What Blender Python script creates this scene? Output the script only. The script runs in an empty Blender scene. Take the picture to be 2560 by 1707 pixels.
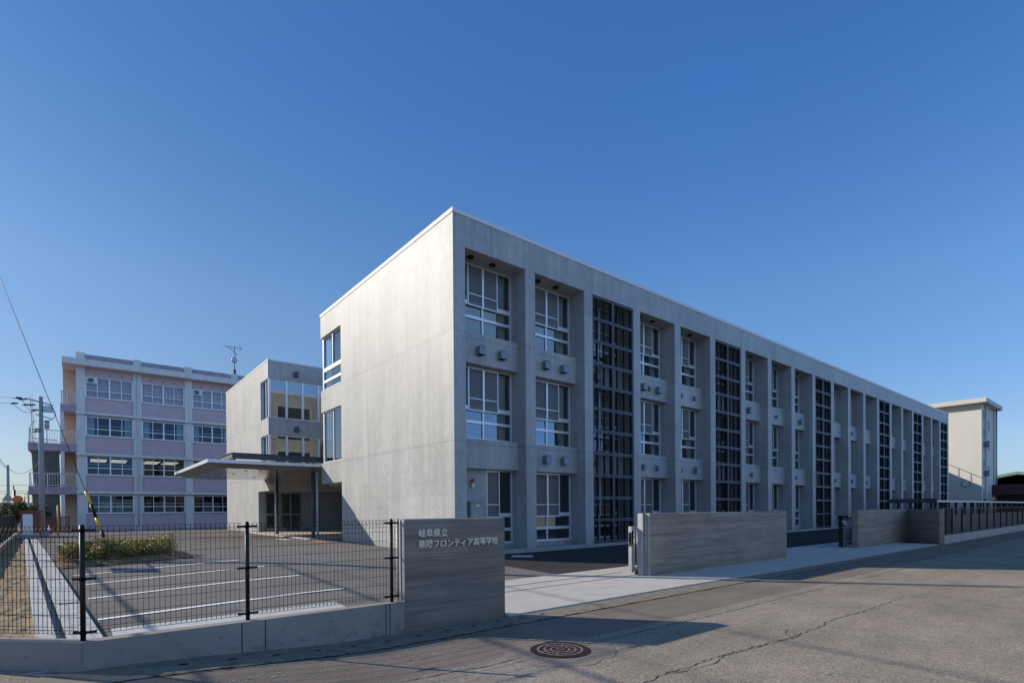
import bpy, bmesh, math, random
from math import radians, sin, cos, pi, floor, sqrt, hypot
from mathutils import Vector, Matrix
rnd = random.Random(7)
S = bpy.context.scene
COL = S.collection

# ------------------------------------------------------------------ camera
cd = bpy.data.cameras.new("camera"); cam = bpy.data.objects.new("camera", cd); COL.objects.link(cam)
YAW, PIT, ROL = radians(50.8849), radians(-0.3568), radians(-0.4172)
F = Vector((cos(YAW)*cos(PIT), sin(YAW)*cos(PIT), sin(PIT)))
R0 = Vector((sin(YAW), -cos(YAW), 0)); U0 = R0.cross(F)
Rv = R0*cos(ROL)+U0*sin(ROL); Uv = -R0*sin(ROL)+U0*cos(ROL)
cam.matrix_world = Matrix(((Rv.x, Uv.x, -F.x, -10.0386), (Rv.y, Uv.y, -F.y, -15.4655), (Rv.z, Uv.z, -F.z, 1.6), (0, 0, 0, 1)))
cd.sensor_width = 36; cd.lens = 1330.33/2560*36; cd.shift_y = (1280.31-853.5)/2560
cd.clip_start = 0.05; cd.clip_end = 6000
S.camera = cam

# ------------------------------------------------------------------ light
SUN_EL = radians(25.0); SUN_AZ = radians(127.5)      # direction towards the sun, counter-clockwise from +X
W = bpy.data.worlds.new("World"); S.world = W; W.use_nodes = True
nt = W.node_tree; nt.nodes.clear()
sky = nt.nodes.new("ShaderNodeTexSky"); sky.sky_type = 'NISHITA'; sky.sun_disc = False
sky.sun_elevation = SUN_EL; sky.sun_rotation = pi/2-SUN_AZ
sky.air_density = 1.0; sky.dust_density = 0.15; sky.ozone_density = 3.0; sky.altitude = 0
hs = nt.nodes.new("ShaderNodeHueSaturation"); hs.inputs['Saturation'].default_value = 1.12
bg = nt.nodes.new("ShaderNodeBackground"); bg.inputs[1].default_value = 0.14
wo = nt.nodes.new("ShaderNodeOutputWorld")
nt.links.new(sky.outputs[0], hs.inputs['Color'])
tc = nt.nodes.new("ShaderNodeTexCoord"); sx = nt.nodes.new("ShaderNodeSeparateXYZ"); nt.links.new(tc.outputs['Generated'], sx.inputs[0])
cr = nt.nodes.new("ShaderNodeValToRGB"); nt.links.new(sx.outputs[2], cr.inputs[0])
cr.color_ramp.elements[0].position = 0.0; cr.color_ramp.elements[0].color = (.29, .39, .60, 1)
cr.color_ramp.elements[1].position = .6; cr.color_ramp.elements[1].color = (.485, .685, .915, 1)
for p_, c_ in ((.035, (.36, .43, .61, 1)), (.1, (.52, .52, .62, 1)), (.34, (.66, .725, .82, 1))): e_ = cr.color_ramp.elements.new(p_); e_.color = c_
mu = nt.nodes.new("ShaderNodeVectorMath"); mu.operation = 'MULTIPLY'
nt.links.new(hs.outputs[0], mu.inputs[0]); nt.links.new(cr.outputs[0], mu.inputs[1])
def wmap(v, a, b, c, d):
    x = nt.nodes.new("ShaderNodeMapRange"); nt.links.new(v, x.inputs[0])
    for k_, q_ in enumerate((a, b, c, d)): x.inputs[k_+1].default_value = q_
    return x.outputs[0]
dt = nt.nodes.new("ShaderNodeVectorMath"); dt.operation = 'DOT_PRODUCT'; nt.links.new(tc.outputs['Generated'], dt.inputs[0]); dt.inputs[1].default_value = (-.609, .793, 0)
f1 = wmap(dt.outputs['Value'], -.1, .62, 0, 1); f2 = wmap(sx.outputs[1], 0, -.6, 0, 1)   # unseen south sky brightened and tinted to lift the shaded facade
m1 = nt.nodes.new("ShaderNodeMath"); m1.operation = 'MULTIPLY'; m1.inputs[0].default_value = 1.07; m1.inputs[1].default_value = 1.0
m2_ = nt.nodes.new("ShaderNodeVectorMath"); m2_.operation = 'SCALE'; nt.links.new(mu.outputs[0], m2_.inputs[0]); nt.links.new(m1.outputs[0], m2_.inputs[3])
south_ = nt.nodes.new("ShaderNodeMix"); south_.data_type = 'RGBA'; nt.links.new(f2, south_.inputs[0]); south_.inputs[6].default_value = (1, 1, 1, 1); lo_ = wmap(sx.outputs[2], .10, .34, 1, 0)
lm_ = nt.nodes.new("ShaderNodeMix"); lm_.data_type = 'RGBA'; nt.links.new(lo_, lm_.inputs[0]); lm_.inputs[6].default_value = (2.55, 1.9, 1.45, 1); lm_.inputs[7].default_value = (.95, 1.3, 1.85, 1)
nt.links.new(lm_.outputs[2], south_.inputs[7])
m3_ = nt.nodes.new("ShaderNodeVectorMath"); m3_.operation = 'MULTIPLY'; nt.links.new(m2_.outputs[0], m3_.inputs[0]); nt.links.new(south_.outputs[2], m3_.inputs[1])
sz_ = nt.nodes.new("ShaderNodeMix"); sz_.data_type = 'RGBA'; nt.links.new(f1, sz_.inputs[0]); sz_.inputs[6].default_value = (1, 1, 1, 1); sz_.inputs[7].default_value = (.83, .74, .66, 1)
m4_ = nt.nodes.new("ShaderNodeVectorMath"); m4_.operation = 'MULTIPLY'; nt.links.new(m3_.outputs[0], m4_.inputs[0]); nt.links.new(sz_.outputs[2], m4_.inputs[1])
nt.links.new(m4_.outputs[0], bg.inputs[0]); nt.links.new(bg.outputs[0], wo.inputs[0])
sl = bpy.data.lights.new("sun", 'SUN'); sun = bpy.data.objects.new("sun", sl); COL.objects.link(sun)
sl.energy = 3.9; sl.angle = radians(0.53); sl.color = (1.0, 0.92, 0.785)
sd = Vector((cos(SUN_EL)*cos(SUN_AZ), cos(SUN_EL)*sin(SUN_AZ), sin(SUN_EL)))
sun.rotation_euler = sd.to_track_quat('Z', 'Y').to_euler(); sun.location = (-40, 60, 50)
S.view_settings.view_transform = 'Standard'; S.view_settings.look = 'None'
S.view_settings.exposure = 0.55; S.view_settings.gamma = 1.0
S.render.engine = 'CYCLES'
S.cycles.max_bounces = 8; S.cycles.transparent_max_bounces = 16; S.cycles.diffuse_bounces = 4

# ------------------------------------------------------------------ node helpers
class NT:
    def __init__(s, name):
        s.m = bpy.data.materials.new(name); s.m.use_nodes = True
        s.t = s.m.node_tree; s.t.nodes.clear()
        s.out = s.n("ShaderNodeOutputMaterial")
        s.pos = None
    def n(s, typ, **kw):
        x = s.t.nodes.new(typ)
        for k, v in kw.items(): setattr(x, k, v)
        return x
    def l(s, a, b): s.t.links.new(a, b)
    def put(s, sock, v):
        if hasattr(v, 'links'): s.l(v, sock)
        else: sock.default_value = v
    def P(s):
        if s.pos is None:
            g = s.n("ShaderNodeNewGeometry"); s.geo = g
            x = s.n("ShaderNodeSeparateXYZ"); s.l(g.outputs['Position'], x.inputs[0])
            s.pos = g.outputs['Position']; s.X, s.Y, s.Z = x.outputs
            nn = s.n("ShaderNodeSeparateXYZ"); s.l(g.outputs['True Normal'], nn.inputs[0]); s.NX, s.NY, s.NZ = nn.outputs
        return s.pos
    def math(s, op, a, b=0.0, c=None, clamp=False):
        x = s.n("ShaderNodeMath", operation=op, use_clamp=clamp)
        s.put(x.inputs[0], a); s.put(x.inputs[1], b)
        if c is not None: s.put(x.inputs[2], c)
        return x.outputs[0]
    def noise(s, scale=1.0, vec=(1, 1, 1), detail=3.0, rough=0.55, off=(0, 0, 0)):
        p = s.P(); mp = s.n("ShaderNodeMapping"); s.l(p, mp.inputs[0])
        mp.inputs['Scale'].default_value = vec; mp.inputs['Location'].default_value = off
        x = s.n("ShaderNodeTexNoise"); s.l(mp.outputs[0], x.inputs['Vector'])
        x.inputs['Scale'].default_value = scale; x.inputs['Detail'].default_value = detail; x.inputs['Roughness'].default_value = rough
        return x.outputs[0]
    def mapr(s, v, a, b, c, d):
        x = s.n("ShaderNodeMapRange"); s.put(x.inputs[0], v)
        for i, q in enumerate((a, b, c, d)): x.inputs[i+1].default_value = q
        return x.outputs[0]
    def mix(s, f, a, b, mode='MIX'):
        x = s.n("ShaderNodeMix", data_type='RGBA', blend_type=mode)
        s.put(x.inputs[0], f)
        for sock, v in ((x.inputs[6], a), (x.inputs[7], b)):
            if hasattr(v, 'links'): s.l(v, sock)
            elif isinstance(v, (int, float)): sock.default_value = (v, v, v, 1)
            else: sock.default_value = (*v[:3], 1)
        return x.outputs[2]
    def mul(s, colr, fac):      # colour * scalar socket
        x = s.n("ShaderNodeVectorMath", operation='SCALE'); 
        if hasattr(colr, 'links'): s.l(colr, x.inputs[0])
        else: x.inputs[0].default_value = colr[:3]
        s.put(x.inputs[3], fac); return x.outputs[0]
    def bump(s, h, dist=0.01, strength=0.5):
        b = s.n("ShaderNodeBump"); s.l(h, b.inputs['Height']); b.inputs['Distance'].default_value = dist; b.inputs['Strength'].default_value = strength
        return b.outputs[0]
    def bsdf(s, color, rough=0.7, metal=0.0, spec=0.5, normal=None):
        b = s.n("ShaderNodeBsdfPrincipled")
        if hasattr(color, 'links'): s.l(color, b.inputs['Base Color'])
        else: b.inputs['Base Color'].default_value = (*color[:3], 1)
        s.put(b.inputs['Roughness'], rough); b.inputs['Metallic'].default_value = metal
        b.inputs['Specular IOR Level'].default_value = spec
        if normal is not None: s.l(normal, b.inputs['Normal'])
        s.l(b.outputs[0], s.out.inputs[0]); return b

def plain(name, color, rough=0.6, metal=0.0, spec=0.4, var=0.12, scale=3.0, vec=(1, 1, 1)):
    t = NT(name); n = t.noise(scale, vec, 4)
    t.bsdf(t.mul(color, t.mapr(n, .3, .7, 1-var, 1+var)), rough, metal, spec); return t.m

def fair_concrete(name, color, holes=True, joints=(3.99, 7.82), stain=1.0):
    t = NT(name); t.P()
    fx = t.math('GREATER_THAN', t.math('ABSOLUTE', t.NX), 0.5)
    u = t.math('ADD', t.math('MULTIPLY', t.Y, fx), t.math('MULTIPLY', t.X, t.math('SUBTRACT', 1.0, fx)))
    big = t.noise(.45, (1, 1, 1), 3, .6); streak = t.noise(1.0, (3.2, 3.2, .16), 4, .6); fine = t.noise(30, (1, 1, 1), 3, .7)
    med = t.noise(3.0, (1, 1, .7), 5, .65, (5, 2, 1))
    f = t.mapr(big, .3, .7, 1-.10*stain, 1+.10*stain)
    f = t.math('MULTIPLY', f, t.mapr(streak, .3, .7, 1-.11*stain, 1+.09*stain))
    f = t.math('MULTIPLY', f, t.mapr(med, .3, .7, 1-.08*stain, 1+.08*stain))
    f = t.math('MULTIPLY', f, t.mapr(fine, .3, .7, .965, 1.035))
    # shuttering panels: each a slightly different tone, thin joints
    pu = t.math('DIVIDE', t.math('ADD', u, .12), .9); pz = t.math('DIVIDE', t.math('ADD', t.Z, -.16), 1.915)
    cv = t.n("ShaderNodeCombineXYZ"); t.l(t.math('FLOOR', pu), cv.inputs[0]); t.l(t.math('FLOOR', pz), cv.inputs[1]); t.l(fx, cv.inputs[2])
    wn = t.n("ShaderNodeTexWhiteNoise", noise_dimensions='3D'); t.l(cv.outputs[0], wn.inputs[0])
    f = t.math('MULTIPLY', f, t.mapr(wn.outputs[0], 0, 1, .945, 1.05))
    ju = t.math('LESS_THAN', t.math('ABSOLUTE', t.math('SUBTRACT', t.math('FRACT', pu), .5)), .4895)
    f = t.math('MULTIPLY', f, t.mapr(ju, 0, 1, .76, 1))
    for z in joints:
        j = t.math('GREATER_THAN', t.math('ABSOLUTE', t.math('SUBTRACT', t.Z, z)), .014)
        f = t.math('MULTIPLY', f, t.mapr(j, 0, 1, .66, 1))
    # rain streaks below the parapet and below the string courses
    rs = t.noise(1.0, (7.0, 7.0, .10), 4, .7, (2, 9, 4)); rs = t.mapr(rs, .50, .68, 0, 1)
    top = t.mapr(t.Z, 9.6, 11.9, 0, 1)
    for zc in (4.10, 7.95): top = t.math('MAXIMUM', top, t.math('MULTIPLY', t.mapr(t.Z, zc-1.0, zc, 0, .8), t.math('LESS_THAN', t.Z, zc+.02)))
    f = t.math('MULTIPLY', f, t.math('SUBTRACT', 1.0, t.math('MULTIPLY', t.math('MULTIPLY', rs, top), .17*stain)))
    foot = t.mapr(t.Z, -.1, .7, .86, 1.0); f = t.math('MULTIPLY', f, foot)  # darker towards the foot of the wall
    h = fine
    if holes:
        a = t.math('SUBTRACT', t.math('FRACT', t.math('DIVIDE', t.math('ADD', u, .1), .45)), .5)
        b = t.math('SUBTRACT', t.math('FRACT', t.math('DIVIDE', t.math('ADD', t.Z, .02), .48)), .5)
        d = t.math('SQRT', t.math('ADD', t.math('MULTIPLY', a, a), t.math('MULTIPLY', b, b)))
        hole = t.mapr(d, .04, .075, 0, 1)
        vert = t.math('LESS_THAN', t.math('ABSOLUTE', t.NZ), .5)
        hole = t.math('MAXIMUM', hole, t.math('SUBTRACT', 1.0, vert))
        f = t.math('MULTIPLY', f, t.mapr(hole, 0, 1, .58, 1))
    t.bsdf(t.mul(color, f), t.mapr(med, .3, .7, .52, .56), 0, .30, t.bump(fine, .001, .06)); return t.m

def endcap(g):
    for k, f in enumerate(g.f):
        a, b, c = (Vector(g.v[q]) for q in f[:3]); n = (b-a).cross(c-a)
        if n.length and abs(n.normalized().x) > .95: g.mi[k] = 1
def board_concrete(name, color):
    t = NT(name); t.P()
    bi = t.math('FLOOR', t.math('DIVIDE', t.Z, .095))
    hor = t.math('ADD', t.X, t.math('MULTIPLY', t.Y, .7))
    cv = t.n("ShaderNodeCombineXYZ"); t.l(bi, cv.inputs[0]); t.l(t.math('FLOOR', t.math('ADD', t.math('DIVIDE', hor, 4.2), t.math('MULTIPLY', bi, .37))), cv.inputs[1])
    wn = t.n("ShaderNodeTexWhiteNoise", noise_dimensions='2D'); t.l(cv.outputs[0], wn.inputs[0])
    sk = t.Z
    gv = t.n("ShaderNodeCombineXYZ"); t.l(t.math('MULTIPLY', hor, .7), gv.inputs[0]); t.l(t.math('MULTIPLY', sk, 34), gv.inputs[1]); t.l(bi, gv.inputs[2])
    g1 = t.n("ShaderNodeTexNoise"); t.l(gv.outputs[0], g1.inputs['Vector']); g1.inputs['Scale'].default_value = 1.0; g1.inputs['Detail'].default_value = 5; g1.inputs['Roughness'].default_value = .7
    gv2 = t.n("ShaderNodeCombineXYZ"); t.l(t.math('MULTIPLY', hor, .8), gv2.inputs[0]); t.l(t.math('MULTIPLY', sk, 9), gv2.inputs[1])
    g2 = t.n("ShaderNodeTexNoise"); t.l(gv2.outputs[0], g2.inputs['Vector']); g2.inputs['Scale'].default_value = 1.0; g2.inputs['Detail'].default_value = 4
    f = t.mapr(wn.outputs[0], 0, 1, .84, 1.12)
    f = t.math('MULTIPLY', f, t.mapr(g1.outputs[0], .3, .7, .68, 1.28))
    f = t.math('MULTIPLY', f, t.mapr(g2.outputs[0], .28, .72, .84, 1.14))
    bl = t.noise(1.3, (1, 1, 1), 4, .6); f = t.math('MULTIPLY', f, t.mapr(bl, .3, .7, .88, 1.1)); f = t.math('MULTIPLY', f, t.mapr(t.Z, -.17, .25, .80, 1.0))
    ln = t.math('FRACT', t.math('DIVIDE', t.Z, .095)); e = t.mapr(ln, .88, .97, 1, .72)
    f = t.math('MULTIPLY', f, e)
    wv = t.n("ShaderNodeTexVoronoi"); t.l(t.pos, wv.inputs['Vector']); wv.inputs['Scale'].default_value = 7
    pit = t.mapr(wv.outputs[0], .05, .12, .6, 1); f = t.math('MULTIPLY', f, pit)
    c = t.mix(t.mapr(g2.outputs[0], .35, .65, 0, 1), (color[0]*.94, color[1]*.98, color[2]*1.05), (color[0]*1.06, color[1]*1.01, color[2]*.93))
    t.bsdf(t.mul(c, f), .72, 0, .35, t.bump(g1.outputs[0], .004, .5)); return t.m

def asphalt(name, color, agg=1.0, patch=.12, rough=.85, scale=90):
    t = NT(name)
    sp = t.n("ShaderNodeTexVoronoi"); t.l(t.P(), sp.inputs['Vector']); sp.inputs['Scale'].default_value = scale
    sp2 = t.n("ShaderNodeTexVoronoi"); t.l(t.P(), sp2.inputs['Vector']); sp2.inputs['Scale'].default_value = 62
    bw2 = t.n("ShaderNodeRGBToBW"); t.l(sp2.outputs['Color'], bw2.inputs[0])
    bw = t.n("ShaderNodeRGBToBW"); t.l(sp.outputs['Color'], bw.inputs[0])
    n1 = t.noise(160, (1, 1, 1), 2, .6); big = t.noise(.5, (1, 1, 1), 4, .6); med = t.noise(4, (1, 1, 1), 4, .65, (3, 8, 0))
    drag = t.noise(1.0, (.25, 2.2, 1), 3, .6)
    f = t.mapr(bw.outputs[0], .15, .85, 1-.38*agg, 1+.42*agg)
    f = t.math('MULTIPLY', f, t.mapr(n1, .3, .7, 1-.2*agg, 1+.2*agg)); f = t.math('MULTIPLY', f, t.mapr(bw2.outputs[0], .2, .8, 1-.2*agg*agg, 1+.2*agg*agg))
    st = t.noise(1.7, (.5, 1.6, 1), 5, .7, (11, 3, 0)); f = t.math('MULTIPLY', f, t.mapr(st, .36, .5, .9, 1))
    f = t.math('MULTIPLY', f, t.mapr(big, .3, .7, 1-patch, 1+patch))
    f = t.math('MULTIPLY', f, t.mapr(med, .3, .7, .93, 1.07))
    f = t.math('MULTIPLY', f, t.mapr(drag, .3, .7, .95, 1.05))
    t.bsdf(t.mul(color, f), 1.0, 0, .0, t.bump(bw.outputs[0], .0015*agg, .25)); return t.m

def glass(name, tint=(.55, .62, .6), ior=1.75, refl=1.0, waver=.0):
    t = NT(name)
    fr = t.n("ShaderNodeFresnel"); fr.inputs[0].default_value = ior
    tr = t.n("ShaderNodeBsdfTransparent"); tr.inputs[0].default_value = (*tint, 1)
    gl = t.n("ShaderNodeBsdfGlossy"); gl.inputs['Roughness'].default_value = 0.0; gl.inputs[0].default_value = (.88*refl, .96*refl, 1.0*refl, 1)
    if waver:
        n = t.noise(.9, (1, 1, 1), 2, .5); t.l(t.bump(n, waver, .5), gl.inputs['Normal'])
    mx = t.n("ShaderNodeMixShader"); t.l(fr.outputs[0], mx.inputs[0]); t.l(tr.outputs[0], mx.inputs[1]); t.l(gl.outputs[0], mx.inputs[2])
    t.l(mx.outputs[0], t.out.inputs[0]); return t.m

def screenmat(name, color, alpha):
    t = NT(name); d = t.n("ShaderNodeBsdfDiffuse"); d.inputs[0].default_value = (*color, 1)
    tr = t.n("ShaderNodeBsdfTransparent"); mx = t.n("ShaderNodeMixShader"); mx.inputs[0].default_value = alpha
    t.l(tr.outputs[0], mx.inputs[1]); t.l(d.outputs[0], mx.inputs[2]); t.l(mx.outputs[0], t.out.inputs[0]); return t.m

def emit(name, color, st):
    t = NT(name); e = t.n("ShaderNodeEmission"); e.inputs[0].default_value = (*color, 1); e.inputs[1].default_value = st
    t.l(e.outputs[0], t.out.inputs[0]); return t.m

def leafmat(name, cols, rough=.5):
    t = NT(name); oi = t.n("ShaderNodeNewGeometry")
    cr = t.n("ShaderNodeValToRGB"); t.l(oi.outputs['Random Per Island'], cr.inputs[0])
    el = cr.color_ramp.elements
    while len(el) < len(cols): el.new(0.5)
    for i, c in enumerate(cols): el[i].position = i/(len(cols)-1); el[i].color = (*c, 1)
    b = t.bsdf(cr.outputs[0], rough, 0, .35)
    tl = t.n("ShaderNodeBsdfTranslucent"); t.l(cr.outputs[0], tl.inputs[0])
    mx = t.n("ShaderNodeMixShader"); mx.inputs[0].default_value = .25
    t.l(b.outputs[0], mx.inputs[1]); t.l(tl.outputs[0], mx.inputs[2]); t.l(mx.outputs[0], t.out.inputs[0]); return t.m

M = {}
M['conc'] = fair_concrete('fair_faced_concrete', (.335, .332, .325))
M['concA'] = fair_concrete('fair_faced_concrete_pale', (.34, .336, .328), joints=(3.95, 7.8), stain=.9)
M['board'] = board_concrete('board_marked_concrete', (.285, .238, .19))
M['boardS'] = board_concrete('dark_board_marked_concrete', (.225, .186, .15))
M['kerbc'] = plain('cast_concrete', (.36, .36, .36), .8, 0, .3, .13, 5)
M['slab'] = plain('apron_concrete', (.46, .42, .375), .9, 0, .05, .09, 2.5)
M['slab2'] = plain('channel_concrete', (.45, .445, .43), .85, 0, .3, .1, 4)
M['gutter'] = plain('old_gutter_concrete', (.20, .175, .135), .9, 0, .2, .22, 6)
M['road'] = asphalt('worn_asphalt', (.265, .222, .178), .9, .14)
M['roads'] = asphalt('smooth_asphalt', (.20, .167, .136), .5, .14)
M['roadp'] = asphalt('patch_asphalt', (.24, .20, .165), .35, .1)
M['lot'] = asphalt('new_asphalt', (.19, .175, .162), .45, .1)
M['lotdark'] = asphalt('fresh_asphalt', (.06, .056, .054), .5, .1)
M['crack'] = plain('crack', (.03, .026, .022), 1)
M['paint'] = plain('road_paint', (.82, .80, .77), .7, 0, .3, .12, 14)
M['paintO'] = plain('orange_paint', (.75, .28, .05), .7)
M['soil'] = plain('dry_soil', (.33, .24, .145), .95, 0, .1, .4, 14)
M['white'] = plain('white_aluminium', (.62, .63, .65), .35, .3, .5, .03)
M['coping'] = plain('coping_metal', (.60, .60, .60), .55, .0, .3, .03)
M['steel'] = plain('galvanised_steel', (.36, .38, .40), .4, .6, .5, .1)
M['dark'] = plain('dark_steel', (.055, .065, .08), .45, .2, .5, .06)
M['bronze'] = plain('blue_grey_frame', (.062, .074, .098), .5, .2, .5, .05)
M['black'] = plain('black_coated_steel', (.008, .008, .009), .5, .0, .3, .06)
M['hood'] = plain('vent_metal', (.19, .215, .25), .55, .2, .5, .05)
M['hole'] = plain('dark_void', (.01, .01, .012), .9)
M['room'] = plain('room_wall', (.30, .31, .30), .9, 0, .2, .05)
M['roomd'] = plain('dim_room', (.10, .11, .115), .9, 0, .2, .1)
M['roomw'] = plain('room_ceiling', (.5, .5, .48), .9, 0, .2, .04)
M['glass'] = glass('window_glass', (.76, .82, .83), 2.25)
M['glassD'] = glass('tinted_glass', (.40, .42, .43), 1.25)
M['grille'] = screenmat('fine_dark_mesh', (.028, .024, .021), .31)
M['glassA'] = glass('corner_glass', (.78, .85, .80), 2.7, 1.0)
M['screen'] = screenmat('insect_screen', (.17, .165, .165), .72)
M['curt'] = plain('pale_curtain', (.74, .75, .68), .9, 0, .1, .1, 8, (1, 1, .1))
M['curtT'] = plain('teal_curtain', (.36, .52, .52), .9, 0, .1, .1, 8, (1, 1, .1))
M['curtP'] = plain('mauve_curtain', (.66, .58, .60), .9, 0, .1, .12, 8, (1, 1, .1))
M['pink'] = plain('pink_render', (.50, .375, .39), .85, 0, .2, .06, 1.5)
M['pinkd'] = plain('weathered_pink_render', (.36, .28, .31), .85, 0, .2, .14, 3, (1, 1, .3))
M['pilaster'] = plain('pale_grey_render', (.62, .58, .54), .85, 0, .2, .08, 2, (1, 1, .3))
M['peach'] = plain('peach_render', (.62, .46, .33), .85, 0, .2, .06, 2)
M['cream'] = plain('cream_render', (.50, .475, .42), .8, 0, .3, .035, .8, (1, 1, .4))
M['creamd'] = plain('cream_trim', (.50, .48, .41), .8, 0, .3, .04)
M['maroon'] = plain('maroon_panel', (.055, .018, .022), .5)
M['mauvep'] = plain('rose_panel', (.22, .13, .14), .6)
M['teal'] = plain('green_roof', (.16, .24, .21), .5, .2)
M['brick'] = None
M['stairc'] = plain('stair_concrete', (.16, .18, .17), .85)
M['polec'] = plain('pole_concrete', (.29, .30, .30), .8, 0, .3, .08, 3)
M['yellow'] = plain('yellow_guard', (.62, .38, .02), .45)
M['orange'] = plain('orange_plastic', (.70, .16, .03), .5)
M['orangep'] = plain('orange_post', (.68, .30, .05), .5)
M['red'] = plain('red_plastic', (.55, .05, .03), .5)
M['redm'] = plain('maroon_gate_paint', (.16, .018, .02), .45)
M['plate'] = plain('white_plate', (.62, .64, .66), .5, 0, .4, .03)
M['rust'] = plain('rusty_iron', (.055, .026, .018), .6, .3, .4, .3, 20)
M['worn'] = plain('worn_iron', (.30, .25, .205), .55, .3, .4, .15, 30)
M['letter'] = plain('letter_metal', (.88, .74, .56), .55, .0, .5, .03)
M['box'] = plain('grey_box_paint', (.30, .31, .29), .5)
M['soffit'] = plain('canopy_panel', (.48, .48, .48), .16, .75, .5, .03)
M['fascia'] = plain('canopy_fascia', (.60, .61, .62), .35, .4, .5, .03)
M['trunk'] = plain('bark', (.10, .075, .055), .9, 0, .2, .2)
M['leafH'] = leafmat('hedge_leaf', [(.08, .12, .02), (.22, .24, .04), (.38, .32, .08), (.42, .20, .12), (.24, .24, .04)])
M['leafT'] = leafmat('tree_leaf', [(.03, .05, .018), (.05, .075, .02), (.10, .10, .03), (.20, .16, .03)])
M['leafD'] = leafmat('dark_leaf', [(.02, .04, .02), (.035, .06, .025), (.06, .08, .03)])
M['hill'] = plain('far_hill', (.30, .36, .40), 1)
M['cable'] = plain('cable_rubber', (.015, .015, .017), .6)
M['tube'] = emit('lit_tube', (1, .93, .8), .9)
M['clockw'] = plain('clock_face', (.6, .6, .58), .5)
def brickmat():
    t = NT('red_brick'); b = t.n("ShaderNodeTexBrick"); p = t.P()
    cv = t.n("ShaderNodeCombineXYZ"); t.l(t.math('ADD', t.X, t.Y), cv.inputs[0]); t.l(t.Z, cv.inputs[1]); t.l(cv.outputs[0], b.inputs[0])
    b.inputs['Scale'].default_value = 4; b.inputs['Color1'].default_value = (.22, .07, .04, 1); b.inputs['Color2'].default_value = (.15, .045, .03, 1); b.inputs['Mortar'].default_value = (.2, .17, .15, 1)
    b.inputs['Mortar Size'].default_value = .015
    t.bsdf(b.outputs[0], .85, 0, .2); return t.m
M['brick'] = brickmat()

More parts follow.
